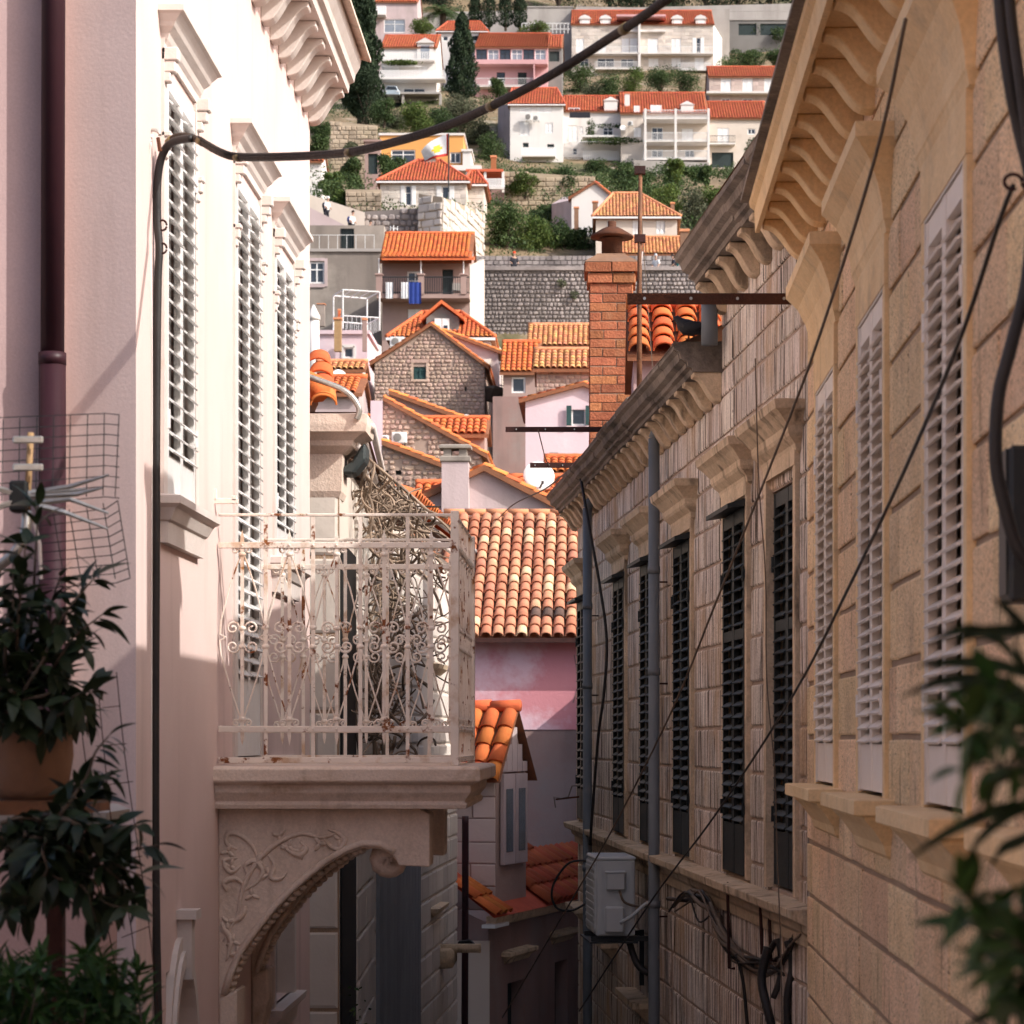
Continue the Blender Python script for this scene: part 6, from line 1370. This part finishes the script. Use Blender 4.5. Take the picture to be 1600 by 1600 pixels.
for i, (px, b, t, w, m_, l) in enumerate(((790, 392, 320, 66, 'leaf_mid', 'dense bush at the left end of the city wall'), (830, 400, 338, 70, 'leaf_bright', 'light green bush behind the city wall'), (870, 404, 340, 66, 'leaf_mid', 'leafy bush left of the white gable house'), (908, 410, 352, 56, 'leaf_mid', 'green bush beside the chimney flue'), (850, 345, 322, 60, 'leaf_mid', 'low shrub under the tan retaining wall'),
    (975, 300, 256, 46, 'leaf_mid', 'dark round tree behind the cream hipped house'), (1005, 304, 268, 40, 'leaf_mid', 'dark bush right of the antenna pole top'), (1040, 350, 288, 66, 'leaf_bright', 'yellow green tree beside the cream hipped house'), (1085, 360, 300, 62, 'leaf_grey', 'grey green tree beside the dark cornice'), (1062, 400, 350, 40, 'leaf_grey', 'scrub at the edge of the dark cornice'),
    (1054, 292, 246, 36, 'leaf_bright', 'pointed small tree before the grey retaining wall'), (1101, 292, 258, 20, 'leaf_mid', 'narrow small tree right of the pointed one'), (1126, 266, 233, 34, 'leaf_mid', 'round clipped bush before the garden arch'),
    (905, 152, 100, 54, 'leaf_mid', 'tree left below the hilltop apartment house'), (950, 156, 118, 44, 'leaf_mid', 'rounded bush below the hilltop apartment house'), (988, 150, 104, 44, 'leaf_bright', 'bright bush in the middle of the hilltop garden'), (1030, 152, 106, 52, 'leaf_mid', 'dark shrub in the hilltop garden'), (1070, 154, 112, 50, 'leaf_mid', 'shrub at the right of the hilltop garden'), (925, 160, 130, 40, 'leaf_grey', 'grey shrub over the vine covered house'),
    (1204, 84, 38, 66, 'leaf_mid', 'broad tree before the dark concrete building'), (1170, 104, 80, 60, 'leaf_mid', 'hedge under the broad upper right tree'), (1215, 104, 80, 60, 'leaf_mid', 'right hedge under the broad upper right tree'),
    (660, 60, 30, 40, 'leaf_bright', 'bush between the pale block and the tall cypress'), (835, 56, 36, 50, 'leaf_bright', 'vine bush above the pink modern house'), (780, 150, 120, 30, 'leaf_mid', 'shrub under the pink modern house'),
    (940, 270, 252, 50, 'leaf_mid', 'low bush under the balustrade'), (1180, 255, 215, 40, 'leaf_mid', 'bush beside the upper stone cornice'))):
    Y = {0: 166, 1: 167, 2: 168, 3: 167, 4: 235}.get(i, 180)
    if 5 <= i <= 6: Y = 230
    if 7 <= i <= 9: Y = 215 if i < 9 else 185
    if 10 <= i <= 12: Y = 290
    if 13 <= i <= 18: Y = 345
    if 19 <= i <= 21: Y = 365
    if i == 22: Y = 345
    if i == 23: Y = 350
    if i == 24: Y = 318
    if i >= 25: Y = 292
    if i <= 19 or i == 25: Y = gY(px, b-4)
    T(l, px, b, t, w, Y, m_, 'bush' if (b-t) < w*.75 else 'round', 2200)
for i, px in enumerate((1000, 1050, 1100, 1150, 1200, 1240, 950, 870, 640, 690)):
    T('dark pine on the skyline, %s' % ('above the apartment house middle', 'above the apartment house right half', 'above the right gable', 'left of the concrete building fence', 'behind the concrete building', 'beside the cream eave top', 'above the apartment house left half', 'above the concrete terrace', 'above the pale block', 'behind the palm')[i], px, 22 if i < 8 else 30, -70, 80, 420, 'leaf_cypress', 'round', 2600, name='pine_tree')
pm = thing('palm_tree', 'palm with arching fronds at the top beside the cypress group', 'palm', at(692, 60, 368), 0, 'trees and bushes on the hillside'); kk = 368/F
MB().tube([(0, 0, -2), (0, 0, 40*kk)], [.5, .45], 8).build('trunk', 'bark', pm)
for q in range(34):
    a = q*2.399; el = R.uniform(-.1, 1.2); m = MB(); pts = []
    for j in range(9):
        t = j/8; pts.append(Vector((math.cos(a)*t*4*math.cos(el*.6), math.sin(a)*t*4*math.cos(el*.6), 40*kk+t*3.2*math.sin(el)-2.6*t*t)))
    for j in range(1, 9):
        d = (pts[j]-pts[j-1]).normalized(); sd = d.cross(Vector((0, 0, 1))).normalized()
        for s in (-1, 1):
            for e_ in (0, .5):
                b_ = pts[j-1].lerp(pts[j], e_); m.add([b_, b_+d*.16, b_+sd*s*.75+d*.45-Vector((0, 0, .3))], [(0, 1, 2)])
    m.build('frond', 'leaf_mid', pm)
# scrub and dry grass on the slope
m = MB()
for _ in range(760):
    Y = R.uniform(172, 430); px = R.uniform(430, 1500); x = (px-PX)*Y/F; q = R.uniform(.5, 1.6)
    cloud(m, (x, Y, tz(Y)-.04*x+q*.3+math.sin(x*.21+Y*.13)*.8+math.sin(x*.07-Y*.05)*1.5), (q*1.6, q, q*.8), int(150*q+40), .27, .3)
for _ in range(5000):
    Y = R.uniform(165, 460); px = R.uniform(470, 1260); x = (px-PX)*Y/F; s = R.uniform(.12, .25)
    leaf(m, Vector((x, Y, tz(Y)-.04*x+R.uniform(0, .6)+math.sin(x*.21+Y*.13)*.8+math.sin(x*.07-Y*.05)*1.5)), s*1.4, (0, 0, .6))
tag(m.build('scrub', 'leaf_mid'), 'dry grey green scrub scattered over the hillside', 'scrub', kind='stuff')
# ================================================================== foreground plants, pots, antenna
LM = {}
def leaf_mesh(l, w, mat, bend=.25, fold=.15):
    k = (l, w, mat, bend)
    if k not in LM:
        m = MB(); n = 6; vs = []
        for j in range(n+1):
            t = j/n; ww = w*.5*(math.sin(math.pi*min(1, t*.93+.05))**.8)*(1-.25*t); y = l*t; z = -bend*l*t*t
            vs += [(-ww, y, z+fold*ww), (0, y, z), (ww, y, z+fold*ww)]
        m.add(vs, [(j*3+q, j*3+q+1, j*3+q+4, j*3+q+3) for j in range(n) for q in (0, 1)]); LM[k] = m.mesh('leaf', mat, True)
    return LM[k]
def put_leaf(e, me, p, d, sc=1., roll=None):
    d = Vector(d).normalized(); x = d.cross(Vector((0, 0, 1)))
    if x.length < .05: x = Vector((1, 0, 0))
    x.normalize(); z = x.cross(d); m = Matrix((x, d, z)).transposed().to_4x4() @ Matrix.Rotation(roll if roll is not None else R.uniform(-.8, .8), 4, 'Y')
    m = Matrix.Translation(p) @ m @ Matrix.Diagonal((sc, sc, sc, 1)); LQ.append((e, me, m))
LQ = []
def flush_leaves():
    R.shuffle(LQ); rest = MB(); e = me = None; mat = None
    for i, (e, me, m) in enumerate(LQ):
        if i < 290: inst('leaf', me, e, mw=m)
        else:
            rest.M = m; rest.add([v.co for v in me.vertices], [tuple(p.vertices) for p in me.polygons]); mat = me.materials[0].name
    if mat: rest.build('leaves', mat, e, True)['kind'] = 'stuff'
    LQ.clear()
def shrub(label, base, stems, mat, ll, lw, per, stem_r=.008, name='potted_plant', cat='plant', var=.35, up=.2, bend=.3):
    e = thing(name, label, cat, base); me = leaf_mesh(ll, lw, mat, bend)
    for pts in stems:
        P = catmull([Vector(p)-base for p in pts], 5)
        MB().tube(P, [stem_r*(1-.75*i/len(P)) for i in range(len(P))], 5).build('stem', 'bark', e, True)
        acc = 0
        for i in range(1, len(P)):
            acc += (P[i]-P[i-1]).length*per
            while acc > 0:
                acc -= 1; d = (P[i]-P[i-1]).normalized(); v = Vector((R.gauss(0, 1), R.gauss(0, 1), R.gauss(0, 1))); v = (v-d*v.dot(d)).normalized()
                put_leaf(e, me, P[i]+v*.005, d*.55+v+Vector((0, 0, up)), R.uniform(1-var, 1+var))
        put_leaf(e, me, P[-1], P[-1]-P[-2], 1.)
    flush_leaves(); return e
YL = 7.6
def A(*q): return at(*q)
def rstem(x0, y0, x1, y1, Y, n=4, j=14): return [at(x0+(x1-x0)*t/n+R.uniform(-j, j)*(0 < t < n), y0+(y1-y0)*t/n+R.uniform(-j, j)*(0 < t < n), Y+R.uniform(-.2, .2)*(t > 0)) for t in range(n+1)]
st = []
for x1, y1 in ((60, 790), (40, 850), (95, 900), (150, 900), (160, 960), (130, 1010), (100, 1060), (20, 880), (-20, 930), (60, 960), (150, 1080), (10, 1000), (70, 1040), (110, 960), (30, 930), (-10, 1060), (140, 1120)): st.append(rstem(R.uniform(-10, 50), 1130, x1, y1, YL))
shrub('dark leafy potted plant in front of the drainpipe at left', at(30, 1250, YL), st, 'leaf_near', .078, .036, 50, up=.1, bend=.4, var=.45)
st = []
for x1, y1 in ((170, 1150), (175, 1210), (120, 1230), (215, 1290), (245, 1320), (225, 1370), (200, 1420), (150, 1440), (100, 1400), (60, 1380), (20, 1420), (120, 1320), (180, 1340), (60, 1300), (10, 1330), (160, 1400), (215, 1400), (-10, 1400), (90, 1340), (140, 1290), (40, 1440)): st.append(rstem(R.uniform(0, 90), R.uniform(1270, 1330), x1, y1, YL-.3))
shrub('dark trailing plant hanging below the terracotta pot at left', at(60, 1400, YL-.3), st, 'leaf_near', .082, .037, 48, up=-.25, bend=.45, var=.45)
st = []
for i in range(26):
    x = R.uniform(-20, 235); st.append(rstem(x, 1660, x+R.uniform(-30, 30), R.uniform(1490, 1560)+max(0, x-120)*.1, YL-.6, 3, 8))
shrub('lighter green feathery plant in the bottom left corner', at(100, 1700, YL-.6), st, 'leaf_near2', .06, .016, 130, .004, bend=.2)
PT = thing('terracotta_pot', 'large terracotta flower pot on a ledge at left', 'pot', at(48, 1250, YL+.3)); kk = (YL+.3)/F
MB().lathe([(45*kk, 0), (58*kk, 20*kk), (66*kk, 70*kk), (64*kk, 112*kk), (72*kk, 116*kk), (74*kk, 132*kk), (66*kk, 134*kk), (60*kk, 126*kk), (.01, 120*kk)], (0, 0, 0), 24).build('pot', 'terracotta', PT, True)
LD = thing('plank_ledge', 'brown plank ledge carrying the terracotta pot', 'ledge', at(-120, 1263, YL+.2)); B(0, 240*kk, -.05, .5, -.02, 12*kk).build('plank', 'rust_pipe', LD)
for x in (20, 190): B(x*kk, x*kk+.05, 0, .05, -3, -.02).build('leg', 'rust_dark', LD)
TW2 = thing('terrace_wall', 'shadowed stone terrace wall behind the trailing plant', 'wall', at(-150, 1290, 9.2)); kk = 9.2/F
B(0, 300*kk, 0, .4, -6.5, .0).build('wall', 'rose_plaster', TW2); MB().mould(0, 300*kk, [(.0, 0), (.04, .01), (.05, .05), (0, .07)], .4).build('coping', 'concrete', TW2)
# grid antenna
YA = 8.3; kk = YA/F; o0 = at(35, 800, YA)
AN = thing('grid_antenna', 'old grid television antenna with bow tie elements at the left edge', 'antenna', o0)
def q2(px, py, dy=0): return at(px, py, YA+dy)-o0
m = MB()
top_ = lambda u: (u, 655-(u+0)*.035 if u < 165 else 646+(u-165)*.15)
for i in range(9):
    f = i/8; m_ = [(-60, 655+i*17.5), (165, 646+i*16.3), (186, 648+i*16.3)]
    MB().tube([q2(x, y, .25 if x > 170 else .35) for x, y in m_], .0022, 4).build('grid_wire', 'metal_dark', AN)
    m2 = [(60, 808+i*14), (165-0+i*2, 795+i*14.5), (183+i*2.6, 783+i*15)]
    MB().tube([q2(x, y, .25 if x > 170 else .35) for x, y in m2], .0022, 4).build('grid_wire', 'metal_dark', AN)
for x in (-20, 5, 31, 58, 84, 110, 137, 163, 186):
    yy = 655-x*.05 if x < 170 else 648
    MB().tube([q2(x, yy, .35 if x < 170 else .25), q2(x-(2 if x < 170 else 6), yy+128, .35 if x < 170 else .25)], .0022, 4).build('grid_wire', 'metal_dark', AN)
for x in (85, 110, 137, 163, 186): MB().tube([q2(x-2, 800-(x-85)*.18, .3), q2(x+17, 912-(x-85)*.1, .3)], .0022, 4).build('grid_wire', 'metal_dark', AN)
MB().tube([q2(48, 676), q2(42, 800)], .011, 8).build('mast', 'wood', AN, True)
for y in (688, 731): B(-.045, .055, -.02, -.01, -.012, .012).build('clip', 'alu', AN, bev=.004, loc=q2(43, y, -.02))
MB().box(-.03, .03, -.04, .03, -.05, .055).build('junction_box', 'black', AN, bev=.008, loc=q2(32, 778))
for pts in ([(45, 772), (110, 760), (170, 742)], [(45, 775), (120, 772), (160, 762)], [(60, 785), (110, 780), (170, 802)], [(60, 790), (100, 800), (168, 826)], [(20, 770), (-10, 762), (-40, 755)], [(20, 785), (-10, 795), (-40, 800)], [(50, 770), (90, 768), (135, 764)]):
    MB().tube([q2(x, y, -.03) for x, y in pts], [.012, .009, .004], 5).build('element', 'alu', AN)
MB().tube(catmull([q2(42, 800), q2(40, 830, -.02), q2(22, 865, -.03), q2(-10, 895, 0), q2(-40, 960)], 5), .018, 8).build('bent_pipe', 'alu', AN, True)
MB().tube([q2(52, 810), q2(62, 850), q2(64, 905)], .006, 5).build('bent_pipe', 'white_old', AN)
# wire mesh by the plants
WM = thing('wire_mesh', 'loose rusty wire mesh hanging beside the dark plants', 'mesh', at(200, 1600, 8.6)); o0 = at(200, 1600, 8.6)
for pts in ([(182, 1050), (195, 1180), (212, 1300), (232, 1440), (250, 1600)], [(152, 1060), (165, 1200), (180, 1330), (205, 1450), (220, 1600)], [(120, 1080), (140, 1240), (160, 1400), (190, 1560)],
            [(160, 1106), (188, 1103)], [(150, 1166), (198, 1162)], [(140, 1230), (208, 1221)], [(160, 1345), (222, 1338)], [(190, 1465), (232, 1448)], [(200, 1532), (240, 1513)]):
    MB().tube(catmull([at(x, y, 8.6)-o0 for x, y in pts], 4), .0022, 4).build('wire', 'rust_dark', WM)
# right foreground plants, close to the lens
YR = 2.7
st = []
for x0, y0, x1, y1 in ((1640, 1150, 1560, 1080), (1640, 1160, 1510, 1130), (1640, 1190, 1500, 1200), (1650, 1220, 1550, 1190), (1650, 1180, 1590, 1120)): st.append(rstem(x0, y0, x1, y1, YR, 3, 5))
shrub('blurred bright green leaves at the right edge of the frame', at(1650, 1300, YR), st, 'leaf_near2', .042, .017, 85, .003, bend=.3, var=.45)
st = []
for x0, y0, x1, y1 in ((1650, 1470, 1500, 1400), (1650, 1480, 1510, 1440), (1660, 1560, 1540, 1510), (1660, 1600, 1570, 1560), (1650, 1450, 1560, 1420), (1660, 1520, 1580, 1470)): st.append(rstem(x0, y0, x1, y1, YR, 3, 6))
shrub('blurred leafy plant in the lower right corner', at(1650, 1650, YR), st, 'leaf_near2', .042, .018, 80, .003, bend=.3, var=.45)
FP = thing('potted_plant', 'blurred plant with long arching blades at the right edge', 'plant', at(1640, 1260, YR+.2)); o0 = at(1640, 1260, YR+.2)
for pts in ([(1620, 1080), (1560, 1000), (1500, 985), (1450, 1005)], [(1620, 1060), (1560, 1040), (1490, 1035), (1430, 1040)], [(1620, 1100), (1570, 1068), (1480, 1062), (1405, 1090)], [(1620, 1000), (1580, 960), (1550, 935)], [(1625, 980), (1580, 985), (1520, 990), (1490, 1010)], [(1640, 1100), (1590, 1020), (1575, 940), (1580, 890)], [(1640, 1110), (1560, 1085), (1500, 1080), (1455, 1110)],
            [(1640, 1255), (1560, 1265), (1480, 1300), (1415, 1345)], [(1640, 1250), (1580, 1270), (1530, 1310), (1500, 1360)], [(1640, 1280), (1600, 1310), (1560, 1330), (1540, 1380)], [(1640, 1580), (1590, 1575), (1540, 1585), (1500, 1610)], [(1640, 1200), (1560, 1215), (1530, 1250), (1525, 1290)]):
    P = catmull([at(x, y, YR+.2)-o0 for x, y in pts], 6); n = len(P); m = MB(); vs = []
    for i, p in enumerate(P):
        w = .0075*math.sin(math.pi*min(1, .12+.88*i/(n-1)))+.0006; vs += [p+Vector((0, -.006, w)), p+Vector((0, .004, 0)), p+Vector((0, -.006, -w))]
    m.add(vs, [(i*3+q, i*3+q+1, i*3+q+4, i*3+q+3) for i in range(n-1) for q in (0, 1)]); m.build('blade', 'leaf_near', FP, True)
MB().tube([at(1650, 1300, YR+.2)-o0, at(1640, 1100, YR+.2)-o0, at(1620, 990, YR+.2)-o0], .008, 6).build('stem', 'bark', FP)
